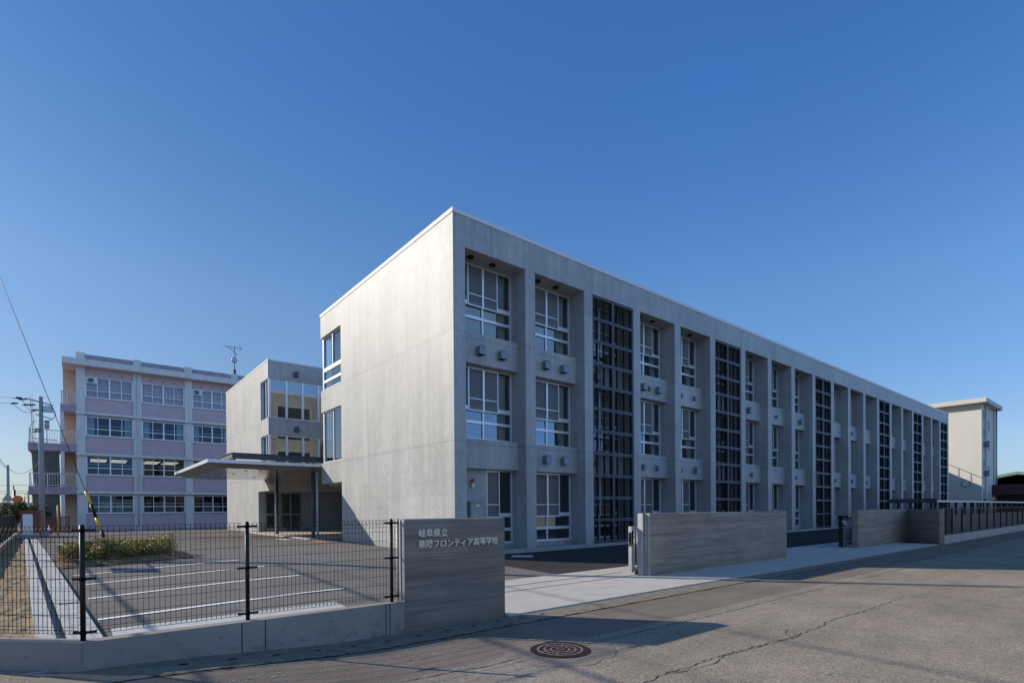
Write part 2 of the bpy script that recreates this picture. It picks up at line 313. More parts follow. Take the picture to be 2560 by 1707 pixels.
# ------------------------------------------------------------------ mesh helpers
class MB:
    def __init__(s): s.v = []; s.f = []; s.mi = []; s.sm = []
    def face(s, pts, mi=0, smooth=False):
        i = len(s.v); s.v += [tuple(p) for p in pts]; s.f.append(list(range(i, i+len(pts)))); s.mi.append(mi); s.sm.append(smooth)
    def box(s, x0, x1, y0, y1, z0, z1, mi=0, skip=''):
        if x0 > x1: x0, x1 = x1, x0
        if y0 > y1: y0, y1 = y1, y0
        if z0 > z1: z0, z1 = z1, z0
        i = len(s.v)
        s.v += [(x0, y0, z0), (x1, y0, z0), (x1, y1, z0), (x0, y1, z0), (x0, y0, z1), (x1, y0, z1), (x1, y1, z1), (x0, y1, z1)]
        for k, q in (('b', (0, 3, 2, 1)), ('t', (4, 5, 6, 7)), ('y', (0, 1, 5, 4)), ('X', (1, 2, 6, 5)), ('Y', (2, 3, 7, 6)), ('x', (3, 0, 4, 7))):
            if k not in skip: s.f.append([i+a for a in q]); s.mi.append(mi); s.sm.append(False)
        return s
    def obox(s, c, ax, ay, hz, mi=0):      # oriented box: centre, half axes ax, ay (Vectors), half height
        c = Vector(c); ax = Vector(ax); ay = Vector(ay); az = Vector((0, 0, hz)) if not isinstance(hz, Vector) else hz
        P = [c+sx*ax+sy*ay+sz*az for sz in (-1, 1) for sx, sy in ((-1, -1), (1, -1), (1, 1), (-1, 1))]
        i = len(s.v); s.v += [tuple(p) for p in P]
        for q in ((0, 3, 2, 1), (4, 5, 6, 7), (0, 1, 5, 4), (1, 2, 6, 5), (2, 3, 7, 6), (3, 0, 4, 7)):
            s.f.append([i+a for a in q]); s.mi.append(mi); s.sm.append(False)
        return s
    def prism(s, poly, z0, z1, mi=0):
        n = len(poly); i = len(s.v)
        s.v += [(x, y, z0) for x, y in poly]+[(x, y, z1) for x, y in poly]
        s.f.append([i+k for k in range(n)][::-1]); s.f.append([i+n+k for k in range(n)])
        s.mi += [mi, mi]; s.sm += [False, False]
        for k in range(n):
            s.f.append([i+k, i+(k+1) % n, i+n+(k+1) % n, i+n+k]); s.mi.append(mi); s.sm.append(False)
        return s
    def tube(s, pts, r, n=6, mi=0, cap=True, r2=None):
        pts = [Vector(p) for p in pts]; m = len(pts); base = len(s.v); up = None
        for k, p in enumerate(pts):
            d = (pts[min(k+1, m-1)]-pts[max(k-1, 0)]).normalized()
            a = Vector((0, 0, 1)) if abs(d.z) < .9 else Vector((1, 0, 0))
            if up is None: up = d.cross(a).normalized()
            up = (up-d*up.dot(d)).normalized(); w = d.cross(up)
            rr = r if r2 is None else r+(r2-r)*k/(m-1)
            for j in range(n):
                t = 2*pi*(j+.5)/n; s.v.append(tuple(p+up*(rr*cos(t))+w*(rr*sin(t))))
        for k in range(m-1):
            for j in range(n):
                a = base+k*n+j; b = base+k*n+(j+1) % n
                s.f.append([a, b, b+n, a+n]); s.mi.append(mi); s.sm.append(n > 5)
        if cap:
            s.f.append([base+j for j in range(n)][::-1]); s.f.append([base+(m-1)*n+j for j in range(n)]); s.mi += [mi, mi]; s.sm += [False, False]
        return s
    def cyl(s, c, r, z0, z1, n=16, mi=0, r2=None): return s.tube([(c[0], c[1], z0), (c[0], c[1], z1)], r, n, mi, True, r2)
    def ring(s, c, r0, r1, z, n=48, a0=0, a1=2*pi, mi=0):
        for k in range(n):
            t0 = a0+(a1-a0)*k/n; t1 = a0+(a1-a0)*(k+1)/n
            s.face([(c[0]+r0*cos(t0), c[1]+r0*sin(t0), z), (c[0]+r1*cos(t0), c[1]+r1*sin(t0), z), (c[0]+r1*cos(t1), c[1]+r1*sin(t1), z), (c[0]+r0*cos(t1), c[1]+r0*sin(t1), z)], mi)
        return s
    def sphere(s, c, r, nu=16, nv=10, mi=0, sc=(1, 1, 1), v0=0, v1=pi):
        i = len(s.v)
        for a in range(nv+1):
            th = v0+(v1-v0)*a/nv
            for b in range(nu):
                ph = 2*pi*b/nu; s.v.append((c[0]+r*sc[0]*sin(th)*cos(ph), c[1]+r*sc[1]*sin(th)*sin(ph), c[2]+r*sc[2]*cos(th)))
        for a in range(nv):
            for b in range(nu):
                s.f.append([i+a*nu+b, i+(a+1)*nu+b, i+(a+1)*nu+(b+1) % nu, i+a*nu+(b+1) % nu]); s.mi.append(mi); s.sm.append(True)
        return s
    def build(s, name, mats, parent=None, bevel=0.0, **tags):
        me = bpy.data.meshes.new(name); me.from_pydata(s.v, [], s.f)
        if not isinstance(mats, (list, tuple)): mats = [mats]
        for m in mats: me.materials.append(m)
        me.polygons.foreach_set('material_index', s.mi); me.polygons.foreach_set('use_smooth', s.sm); me.update()
        o = bpy.data.objects.new(name, me); COL.objects.link(o)
        if bevel:
            md = o.modifiers.new('bevel', 'BEVEL'); md.width = bevel; md.segments = 2; md.limit_method = 'ANGLE'; md.angle_limit = radians(50)
        if parent is not None:
            o.parent = parent; o.matrix_parent_inverse = parent.matrix_world.inverted()
            o['_w'] = 1; del o['_w']
        for k, v in tags.items(): o[k] = v
        return o

def thing(name, label, cat, loc=(0, 0, 0), group=None):
    o = bpy.data.objects.new(name, None); COL.objects.link(o); o.location = loc; o.empty_display_size = .3
    o.matrix_world = Matrix.Translation(loc)
    o['label'] = label; o['category'] = cat
    if group: o['group'] = group
    return o
def tag(o, label, cat, group=None):
    o['label'] = label; o['category'] = cat
    if group: o['group'] = group
    return o
def struct(o): o['kind'] = 'structure'; return o
def curtain(mb, x0, x1, y, z0, z1, waves=4, amp=.05, xt0=None, xt1=None, n=None, wall='x'):
    n = n or waves*8; xt0 = x0 if xt0 is None else xt0; xt1 = x1 if xt1 is None else xt1
    rows = 6; i = len(mb.v)
    for r in range(rows+1):
        t = r/rows
        for k in range(n+1):
            u = k/n; a = (x0+(x1-x0)*u)*(1-t)+(xt0+(xt1-xt0)*u)*t
            d = amp*sin(u*waves*2*pi+.6*sin(3*t))*(.75+.25*t)
            z = z0+(z1-z0)*t
            mb.v.append((a, y+d, z) if wall == 'x' else (y+d, a, z))
    for r in range(rows):
        for k in range(n):
            p = i+r*(n+1)+k; mb.f.append([p, p+1, p+n+2, p+n+1]); mb.mi.append(0); mb.sm.append(True)

# ------------------------------------------------------------------ ground levels
KP = [(-10, -4.7, -.10), (-10, .5, -.10), (-10, 3, -.10), (-10, 8, -.05), (-6, -4.7, -.03), (-6, -2.1, 0), (-6, .5, .03), (-6, 3, .05), (-5, 8, .06), (-10, 20, 0), (-12, 30, 0), (-12, 40, 0), (-5, 20, .03),
      (0, 0, -.03), (-.5, 5, .04), (-.5, 10, .07), (-.5, 14, .05), (0, 22, .03), (0, 26, .02), (0, 36, 0), (-4, 36, 0), (66, 0, -.02), (20, 0, -.03), (40, 0, -.02), (10, 0, -.03), (30, 0, -.03), (52, 0, -.02),
      (1.5, -3, -.15), (3, -3.7, -.17), (10, -3.7, -.17), (20, -3.7, -.17), (30, -3.7, -.17), (45, -3.7, -.17), (60, -3.7, -.17),
      (-4.6, -8.6, -.17), (-6.5, -8.6, -.17), (-8.5, -8.4, -.14), (-10, -8.2, -.10), (1.3, -7.1, -.17), (9, -7.1, -.17), (22, -7.3, -.17), (16, -7.2, -.17), (35, -8, -.17), (60, -8, -.17), (-2, -6, -.17), (5, -6, -.17), (-3, -4, -.12)]
import numpy as np
KP += [(-10, 46, -.22), (-10, 53, -.38), (0, 54, -.38), (15, 54, -.38), (-13, 62, -.4), (100, 0, -.05), (100, -8, -.17), (100, 50, -.1), (66, 30, 0), (30, 30, 0)]
_P = np.array(KP)
def _k(d2): return np.sqrt(d2+9.0)
_A = _k(((_P[:, None, :2]-_P[None, :, :2])**2).sum(-1)); _n = len(_P)
_Q = np.hstack([np.ones((_n, 1)), _P[:, :2]])
_M = np.block([[_A-np.eye(_n)*.15, _Q], [_Q.T, np.zeros((3, 3))]])
_w = np.linalg.solve(_M, np.concatenate([_P[:, 2], np.zeros(3)]))
def zyard(x, y):
    d2 = (_P[:, 0]-x)**2+(_P[:, 1]-y)**2
    return float(_w[:_n]@_k(d2)+_w[_n]+_w[_n+1]*x+_w[_n+2]*y)
def zroad(x, y):
    t = min(max((-6.9-x)/3.1, 0), 1); return -.17+.16*t*t*(3-2*t)
def drape(mb, poly_rows, zf, off, mi=0):   # quad strips draped over a level function
    for k in range(len(poly_rows)-1):
        (a, b), (c, d) = poly_rows[k], poly_rows[k+1]
        mb.face([(p[0], p[1], zf(p[0], p[1])+off) for p in (a, b, d, c)], mi)
def line(mb, a, b, w, zf, off, mi=0, step=.4):
    a = Vector(a); b = Vector(b); d = (b-a); L = d.length; d.normalize(); nrm = Vector((-d.y, d.x))*(w/2)
    n = max(1, int(L/step)); rows = []
    for k in range(n+1):
        p = a+d*(L*k/n); rows.append((p-nrm, p+nrm))
    drape(mb, rows, zf, off, mi)

# ground to the horizon
g = MB(); g.box(-3000, 3000, -3000, 3000, -1.2, -.6)
struct(g.build('ground', plain('far_ground', (.16, .155, .13), .95, 0, .1, .25, .05)))
# yard and car park sheet
def grid(mb, xs, ys, zf, mi=0):
    i = len(mb.v); nx = len(xs)
    for y in ys:
        for x in xs: mb.v.append((x, y, zf(x, y)))
    for b in range(len(ys)-1):
        for a in range(nx-1):
            mb.f.append([i+b*nx+a, i+b*nx+a+1, i+(b+1)*nx+a+1, i+(b+1)*nx+a]); mb.mi.append(mi if not callable(mi) else mi((xs[a]+xs[a+1])/2, (ys[b]+ys[b+1])/2)); mb.sm.append(True)
def rng(a, b, st):
    n = max(1, round((b-a)/st)); return [a+(b-a)*k/n for k in range(n+1)]
xs = [-16]+rng(-13.5, 0, .45)+rng(0, 24, .75)[1:]+rng(24, 130, 4)[1:]
ys = rng(-8.5, 1.0, .38)+rng(1.0, 18, .5)[1:]+rng(18, 62, 2)[1:]
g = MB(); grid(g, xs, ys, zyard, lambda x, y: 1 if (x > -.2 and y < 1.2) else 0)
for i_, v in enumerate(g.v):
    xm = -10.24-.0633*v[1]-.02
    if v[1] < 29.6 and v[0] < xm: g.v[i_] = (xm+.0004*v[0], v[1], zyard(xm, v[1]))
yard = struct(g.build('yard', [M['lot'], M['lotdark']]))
# road
g = MB()
xr = [-400, -60]+rng(-30, 24, .6)+rng(24, 300, 6)[1:]
yr = [-60, -30]+rng(-20, -9.4, .53)+[-9.18]
grid(g, xr, yr, lambda x, y: zroad(x, y), lambda x, y: 1 if y > -10.72 else 0)
# alley by the chamfered corner
grid(g, [-60, -30, -20]+rng(-16, -10.4, .7), [-9.18, -8.57, -7.7, -6.85, -2, 5, 20, 70], lambda x, y: zroad(x, -9))
_xa = lambda y: -10.1 if y < -8.57 else (-10.1-(y+8.57)*.99 if y < -6.85 else -11.8-.042*(y+6.85))
for i_, v in enumerate(g.v):
    if v[1] > -9.19 and (v[0] > _xa(v[1])+.04 or abs(v[0]+10.4) < .01) and v[1] > -9.17: g.v[i_] = (_xa(v[1])+.06+.0004*v[0], v[1], v[2])
g.box(-.1, .1, 0, 0, 0, 0) if False else None
def crack(mb, pts, w, mi, jag=.035, off=.004):
    P = []
    for k in range(len(pts)-1):
        a, b = Vector(pts[k]), Vector(pts[k+1]); n = max(2, int((b-a).length/.06)); nr = Vector((-(b-a).y, (b-a).x)).normalized()
        for j in range(n): P.append(a+(b-a)*j/n+nr*rnd.uniform(-jag, jag))
    P.append(Vector(pts[-1])); rows = []
    for k, p in enumerate(P):
        ww = w*rnd.uniform(.3, 1.2); d = (P[min(k+1, len(P)-1)]-P[max(k-1, 0)]).normalized(); nr = Vector((-d.y, d.x))*ww/2
        rows.append((p-nr, p+nr))
    drape(mb, rows, zroad, off, mi)
crack(g, [(-7.5, -11.95), (-5.64, -12.12), (-5.15, -12.08), (-4.75, -12.13), (-4.19, -12.09), (-3.81, -12.14), (-2.54, -12.24), (-1.51, -12.24), (-1.15, -12.15), (-.21, -12.21), (.8, -12.23), (2.48, -12.24)], .013, 2, .03)
crack(g, [(-4.19, -12.12), (-3.48, -12.19), (-2.74, -12.26), (-2.38, -12.3)], .014, 2, .02)
crack(g, [(-5.2, -12.1), (-4.9, -12.2), (-4.5, -12.22), (-4.1, -12.14)], .012, 2, .02)
crack(g, [(-4.9, -10.7), (-3.42, -10.71), (-2.24, -10.74), (-1.32, -10.76), (-.42, -10.74), (.98, -10.73), (3.19, -10.76), (6.5, -10.75), (12, -10.8), (20, -10.8)], .016, 2, .014)
crack(g, [(-7.48, -10.55), (-6.96, -10.56), (-6.39, -10.64), (-5.95, -10.6)], .018, 2, .012)
crack(g, [(-10, -10.3), (-8.75, -10.4), (-8.1, -10.45), (-7.48, -10.55)], .01, 2, .015)
crack(g, [(-2.5, -12.24), (-2.4, -12.1), (-2.1, -12.0)], .01, 2, .02)
crack(g, [(-11, -9.1), (-9.9, -9.55), (-9.2, -9.62)], .012, 2, .02)
# repair patch round the manhole, worn paint by the gutter
cx, cy = -5.39, -10.68
ring = [(cx+(.62+.1*rnd.random())*cos(t)*1.12, cy+(.60+.1*rnd.random())*sin(t)) for t in [2*pi*k/40 for k in range(40)]]
g.face([(x, y, -.166) for x, y in ring], 3)
for k in range(70):
    x = rnd.uniform(-9.4, -5.8); y = -9.72-.03*(x+9)+rnd.gauss(0, .05); w = rnd.uniform(.008, .035)
    g.face([(px, py, zroad(px, py)+.006) for px, py in [(x+w*cos(t)*rnd.uniform(.5, 1.3), y+.35*w*sin(t)) for t in [2*pi*q/7 for q in range(7)]]], 4)
for x, y in ((1.2, -13.1), (2.2, -13.9), (-.4, -13.9), (-1.9, -11.8), (-3.9, -13.2)):
    g.face([(x+.03*cos(t), y+.022*sin(t), -.164) for t in [2*pi*q/6 for q in range(6)]], 4)
road = struct(g.build('road', [M['road'], M['roads'], M['crack'], M['roadp'], plain('worn_paint', (.34, .33, .31), .9, 0, .2, .3, 30)]))
# gutter strip along the road
g = MB(); rows = []
for k in range(140):
    x = -10.42+k*.75 if k < 139 else 300
    rows.append(((x, -9.2), (x, -8.56 if x < -4.6 else -8.68-.012*max(0, x))))
drape(g, rows, zroad, .010)
for k in range(420):
    x = rnd.uniform(-9.8, 22); y = -9.2+rnd.gauss(0, .018); w = rnd.uniform(.01, .035)
    g.face([(x+w*cos(t)*rnd.uniform(.6, 1.6), y+.5*w*sin(t), zroad(x, y)+.016) for t in [2*pi*q_/6 for q_ in range(6)]], 1 if rnd.random() < .6 else 0)
for k in range(12):        # drain slots
    x = -9.2+k*.47; z = zroad(x, -9.1)
    g.face([(x+dx, -8.86+dy, z+.014) for dx, dy in ((-.05, -.02), (.04, -.035), (.06, .015), (-.02, .03))], 1)
struct(g.build('gutter', [M['gutter'], M['hole']]))
# pale concrete apron / pavement
g = MB()
edge = lambda x: -8.64-.013*max(0, x)
xs2 = rng(-4.57, 20.4, .6)
back = lambda x: -5.25
i0 = len(g.v)
for k in range(len(xs2)-1):
    a, b = xs2[k], xs2[k+1]
    for (p0, p1) in ((0, .28), (.2799, 1.0)):
        ya0, ya1 = edge(a)+(back(a)-edge(a))*p0, edge(a)+(back(a)-edge(a))*p1
        yb0, yb1 = edge(b)+(back(b)-edge(b))*p0, edge(b)+(back(b)-edge(b))*p1
        g.face([(a, ya0, -.14), (b, yb0, -.14), (b, yb1, -.14), (a, ya1, -.14)])
    g.face([(a, edge(a), -.2), (b, edge(b), -.2), (b, edge(b), -.14), (a, edge(a), -.14)])
g.face([(-4.57, -8.64, -.2), (-4.57, -8.64, -.14), (-4.57, -5.25, -.14), (-4.57, -5.25, -.2)])
for x in (1.31, 6.6, 11.9, 17.2): g.face([(x-.006, edge(x)+.01, -.137), (x+.006, edge(x)+.01, -.137), (x+.006, -7.3, -.137), (x-.006, -7.3, -.137)], 1)
for y in (-6.12, -6.72):   # sliding gate rails
    g.face([(-4.5, y-.016, -.136), (1.4, y-.016, -.136), (1.4, y+.016, -.136), (-4.5, y+.016, -.136)], 1)
struct(g.build('pavement', [M['slab'], M['hole']]))

# ------------------------------------------------------------------ car park markings, strip of soil, channel
g = MB()
for x0, y0, x1, y1 in ((-9.83, -4.9, -5.75, -4.62), (-9.92, -2.25, -5.85, -1.98), (-10.05, .42, -6.0, .62), (-10.2, 2.95, -6.15, 3.1), (-10.3, 5.5, -6.9, 5.72)):
    line(g, (x0, y0), (x1, y1), .135, zyard, .012)
for x0, y0, x1, y1 in ((-10.9, 9.8, -10.3, 9.85), (-11.0, 12.2, -10.4, 12.25), (-11.1, 14.7, -10.4, 14.75), (-7.1, 9.9, -6.5, 9.95), (-11.2, 17.2, -6.8, 17.4), (-11.3, 19.8, -7, 20)): line(g, (x0, y0), (x1, y1), .1, zyard, .012)
line(g, (-1.55, 15.6), (-1.4, 14.0), .3, zyard, .013, 0)
line(g, (-.95, 11.3), (-.85, 9.9), .42, zyard, .013, 1)
struct(g.build('parking_markings', [M['paint'], M['paintO']]))
cl = lambda y: -10.24-.0633*y      # right edge of the channel as it runs back
g = MB()
yy = rng(-8.2, 29.5, 1.2)
ZC = -.02
for k in range(len(yy)-1):
    a, b = yy[k], yy[k+1]
    def q(o0, o1, d0=0, d1=0, mi=0):
        g.face([(cl(a)+o0, a, ZC+d0), (cl(a)+o1, a, ZC+d1), (cl(b)+o1, b, ZC+d1), (cl(b)+o0, b, ZC+d0)], mi)
    q(-.65, -.45); q(-.45, -.45, -.25, 0); q(-.45, -.33, -.2, -.2); q(-.33, -.33, 0, -.25); q(-.33, .0); q(0, 0, 0, -.25); q(-.65, -.65, -.3, 0)
for k in range(61):
    y = -8.0+k*.6
    g.face([(cl(y)-.32, y-.006, ZC+.003), (cl(y), y-.006, ZC+.003), (cl(y), y+.006, ZC+.003), (cl(y)-.32, y+.006, ZC+.003)], 2)
    if k % 3 == 0: g.face([(cl(y)-.65, y-.006, ZC+.003), (cl(y)-.46, y-.006, ZC+.003), (cl(y)-.46, y+.006, ZC+.003), (cl(y)-.65, y+.006, ZC+.003)], 2)
for y in (-3.2, 1.4, 7.2):      # rows of dark bars, shadow painted as flat colour
    for k in range(4):
        x = cl(y)-.30+k*.072; g.face([(x, y-.03, ZC+.004), (x+.06, y-.03, ZC+.004), (x+.06, y+.16, ZC+.004), (x, y+.16, ZC+.004)], 1)
struct(g.build('drain_channel', [M['slab2'], plain('painted_shadow_bar', (.08, .09, .11), .8), plain('slab_joint', (.22, .215, .2), .9)]))
g = MB()
ys3 = rng(-8.2, 29.5, .22); nn_ = 14; i0 = len(g.v)
for y in ys3:
    for j in range(nn_+1):
        x1 = cl(y)-.645; x0 = (-10.25 if y < -8 else -11.9-.042*(y+6.85) if y > -6.6 else -10.25-(y+8.0)*1.15); x0 = min(x0, x1-.3); x = x0+(x1-x0)*j/nn_
        e = 0 if j in (0, nn_) else 1
        g.v.append((x, y, -.05+e*(rnd.uniform(-.018, .022)+.02*sin(2.3*x+1.7*y))))
for k in range(len(ys3)-1):
    for j in range(nn_):
        p = i0+k*(nn_+1)+j; g.f.append([p, p+1, p+nn_+2, p+nn_+1]); g.mi.append(0); g.sm.append(False)
struct(g.build('soil_strip', M['soil']))
g = MB()
for k in range(19):
    g.box(-10.42+k*.055, -10.395+k*.055, -8.30, -7.95, -.02, .0)
g.box(-10.45, -9.36, -8.32, -8.30, -.02, .002); g.box(-10.45, -9.36, -7.95, -7.93, -.02, .002)
tag(g.build('drain_grate', M['steel']), 'steel drain grating lying on the concrete behind the fence corner post', 'drain grate')
# concrete edging behind the fence wall
g = MB()
for k in range(12):
    xa_, xb_ = -9.7+k*.272, -9.7+(k+1)*.272
    drape(g, [((xa_, -8.39+j*.36), (xb_, -8.39+j*.36)) for j in range(8)], zyard, .014)
struct(g.build('edging_strip', M['slab2']))

# ------------------------------------------------------------------ main school building
SB = thing('school_building', 'long three storey fair faced concrete school block with deep window bays', 'building', (0, 0, 0))
H = 11.97; PITCH = 3.27; NB = 20; L = NB*PITCH+.5; WD = 12.91
OPEN = [0, 1, 3, 4, 6, 7, 8, 10, 11, 12, 14, 15, 17, 18]; GLZ = [2, 5, 9, 13, 16, 19]
g = MB()
for k in range(NB+1): g.box(k*PITCH, k*PITCH+.5, 0, 1.15, -.4, 10.75, 0, 't')
g.box(0, L, 0, 1.15, 10.75, 11.83)
for k in range(NB):
    x0, x1 = k*PITCH+.5, (k+1)*PITCH
    for z0, z1 in ((3.10, 4.09), (6.92, 7.95)): g.box(x0, x1, .48, 1.15, z0, z1, 0, 'xX')
    g.box(x0, x1, .02, 1.15, -.4, .09, 0, 'xX')
    if k == 0:
        g.box(x0, 1.96, .80, 1.15, .09, 3.10, 0, 'x'); g.box(1.96, x1, .80, 1.15, .09, .26, 0, 'xX')
    else: g.box(x0, x1, .80, 1.15, .09, .26, 0, 'xX')
# end wall with corner windows and ground floor void
g.box(0, .28, 1.15, 10.13, -.4, 11.83, 0, 'y')
g.box(0, .28, 10.13, WD, 10.71, 11.83, 0, 'y'); g.box(0, .28, 10.13, WD, 6.78, 7.92, 0, 'y'); g.box(0, .28, 10.13, WD, 3.0, 4.10, 0, 'y')
# north side: bands, piers
for z0, z1 in ((3.0, 4.10), (6.78, 7.92), (10.71, 11.83)): g.box(.28, L, WD-.3, WD, z0, z1, 0, 'x')
for k in range(1, 21): g.box(k*PITCH-.3, k*PITCH+.2, WD-.3, WD, 4.10, 6.78); g.box(k*PITCH-.3, k*PITCH+.2, WD-.3, WD, 7.92, 10.71)
g.box(3.2, L, WD-.3, WD, -.4, 3.0)
g.box(L-.28, L, 1.15, WD-.3, -.4, 11.83)
g.box(.28, L-.28, 1.15, WD-.3, 11.35, 11.55)
g.box(.28, 3.2, 10.13, WD-.3, 2.9, 3.0); g.box(.28, 3.2, 9.9, 10.13, -.4, 2.9)
g.box(3.2, 3.4, 10.13, WD-.3, -.4, 2.9)
g.build('wall', M['conc'], SB)
g = MB(); cz = (11.83, H)
g.box(-.025, L+.025, -.025, .33, *cz); g.box(-.025, .33, .33, WD+.025, *cz); g.box(L-.33, L+.025, .33, WD+.025, *cz); g.box(.33, L-.33, WD-.33, WD+.025, *cz)
g.build('roof_coping', M['coping'], SB)
# inside: floors, back walls
g = MB()
for z in (0.05, 4.0, 7.82): g.box(.3, L-.3, 1.16, 8.0, z-.12, z, 1)
for z in (3.25, 7.05, 10.9): g.box(.3, L-.3, 1.16, 8.0, z, z+.1, 2)
g.box(.3, L-.3, 6.6, 6.7, 0, 11.2, 0)
for k in range(1, 20):
    if k in (2, 3, 5, 6, 9, 10, 13, 14, 16, 17, 19): g.box(k*PITCH+.2, k*PITCH+.3, 1.2, 6.6, .05, 11.0, 0)
g.build('interior', [M['room'], M['roomd'], M['roomw']], SB)
g = MB()
for z0, z1 in ((4.10, 6.78), (7.92, 10.71)): g.box(1.5, 30, WD-.72, WD-.7, z0, z0+(z1-z0)*.62)
g.build('north_reflect_panel', plain('north_panel_tone', (.46, .49, .46), .9), SB)  # unseen panel added to pale the reflection in the annex panes
g = MB()
for z0, z1 in ((4.10, 6.78), (7.92, 10.71)): g.box(.5, L-.4, WD-.22, WD-.2, z0, z1)
g.build('north_glazing', glass('north_glass', (.3, .35, .36), 1.6), SB)

YW = .93
def window(x0, x1, z0, z1, parent, curt=True, shift=0.0, lower=True, ground=False, curtain_mat='curt', screens=True):
    """aluminium window: two lower fixed rows, sliding sashes with insect screens above"""
    f = MB(); b = .05; zl = [z0, z0+.055, z0+.60, z0+.70, z0+1.08, z0+1.24]
    if ground: zl = [z0, z0+.05, z0+.46, z0+.58, z0+1.00, z0+1.16]
    y0, y1 = YW-.05, YW+.04
    f.box(x0, x0+b, y0, y1, z0, z1); f.box(x1-b, x1, y0, y1, z0, z1)
    f.box(x0+b, x1-b, y0, y1, z1-b, z1); f.box(x0+b, x1-b, y0, y1, zl[0], zl[1]); f.box(x0+b, x1-b, y0, y1, zl[2], zl[3]); f.box(x0+b, x1-b, y0-.012, y1, zl[4], zl[5])
    f.box(x0-.0, x1+.0, y0-.10, y0, z0-.03, z0+.012)
    xm = (x0+x1)/2
    if x1-x0 > 2: f.box(xm-.035, xm+.035, y0+.004, y1-.002, zl[1], zl[2]); f.box(xm-.035, xm+.035, y0+.004, y1-.002, zl[3], zl[4])
    q = (x1-x0)/4
    if x1-x0 > 2:
        for t in (1, 2, 3): f.box(x0+t*q-.025, x0+t*q+.025, YW-.015, YW+.03, zl[5], z1-b)
    else: f.box(xm-.03, xm+.03, YW-.015, YW+.03, zl[5], z1-b)
    fo = f.build('window', M['white'], parent)
    p = MB(); p.face([(x0+.03, YW, z0+.03), (x1-.03, YW, z0+.03), (x1-.03, YW, z1-.03), (x0+.03, YW, z1-.03)])
    p.build('pane', M['glass'], fo)
    if screens:
        s = MB(); sf = MB(); ys = YW-.075
        pairs = [(x0+q*.98, xm-.001), (xm+.001, x0+3*q)] if x1-x0 > 2 else [(x0+.02, xm)]
        for a, c in pairs:
            s.face([(a+.03, ys, zl[4]+.03), (c-.03, ys, zl[4]+.03), (c-.03, ys, z1-.07), (a+.03, ys, z1-.07)])
            for bx in ((a, a+.042), (c-.042, c)): sf.box(bx[0], bx[1], ys-.018, ys+.018, zl[4]-.02, z1-.05)
            sf.box(a+.042, c-.042, ys-.018, ys+.018, zl[4]-.02, zl[4]+.02); sf.box(a+.042, c-.042, ys-.018, ys+.018, z1-.085, z1-.05)
            zm = zl[4]+(z1-zl[4])*.27; sf.box(a+.042, c-.042, ys-.015, ys+.015, zm-.015, zm+.015)
        so = sf.build('insect_screen', [M['white'], M['screen']], fo)
        s.build('screen_mesh', M['screen'], fo)
    if curt:
        c = MB()
        e = rnd.uniform(-.12, .22); zt_ = z0+rnd.uniform(1.4, 1.75)
        curtain(c, x1-.42-e*.5, x1-.12, YW+.22, z0+.08, zt_, 3, .05, x1-.6-e, x1-.12); curtain(c, x1-.6-e, x1-.12, YW+.22, zt_, z1-.04, 3, .05, x1-.68-e, x1-.1)
        if rnd.random() < .35: w_ = rnd.uniform(.3, .8); c2_ = MB(); curtain(c2_, x0+.1, x0+.1+w_, YW+.24, z0+.08, z1-.04, 4, .05); c2_.build('curtain', M[curtain_mat], fo)
        c.build('curtain', M[curtain_mat], fo)
    return fo
for k in OPEN:
    x0, x1 = k*PITCH+.5, (k+1)*PITCH
    window(x0, x1, 8.12, 10.75, SB, True); window(x0, x1, 4.22, 6.92, SB, True)
    if k == 0: window(1.96, x1, .29, 3.10, SB, False, ground=True)
    else: window(x0, x1, .29, 3.10, SB, False, ground=True)
for k in range(NB):
    x0, x1 = k*PITCH+.5, (k+1)*PITCH
    for z in (4.09, 7.95): g = MB(); g.box(x0, x1, .50, YW-.05, z, z+.10, 0, 'xX'); g.build('sill', M['conc'], SB)
# glazed stair bays
for k in GLZ:
    x0, x1 = k*PITCH+.5, (k+1)*PITCH; xm = (x0+x1)/2
    f = MB(); rows = 11; zb, zt = .14, 10.72; dz = (zt-zb)/rows; w = .052
    p = MB()
    for r in range(rows):
        z0, z1 = zb+r*dz+.012, zb+(r+1)*dz-.012
        for a, b in ((x0+.02, xm-.01), (xm+.01, x1-.02)):
            f.box(a, a+w, .03, .11, z0, z1); f.box(b-w, b, .03, .11, z0, z1); f.box(a+w, b-w, .03, .11, z0, z0+w); f.box(a+w, b-w, .03, .11, z1-w, z1)
            p.face([(a+w, .07, z0+w), (b-w, .07, z0+w), (b-w, .07, z1-w), (a+w, .07, z1-w)])
    fo = f.build('glazed_bay', M['bronze'], SB); p.build('mesh_infill', M['grille'], fo)
    f = MB()
    for t in (.17, .34, .66, .83): x = x0+(x1-x0)*t; f.box(x-.018, x+.018, .16, .24, .1, 10.74)
    f.box(x0, x0+.02, .12, .25, .1, 10.74); f.box(x1-.02, x1, .12, .25, .1, 10.74); f.box(xm-.03, xm+.03, .13, .26, .1, 10.74)
    f.build('mullion_rack', M['black'], fo)
    if k < 12:
        window(x0, x1, 8.12, 10.75, SB, True); window(x0, x1, 4.22, 6.92, SB, True); window(x0, x1, .29, 3.10, SB, False, ground=True)
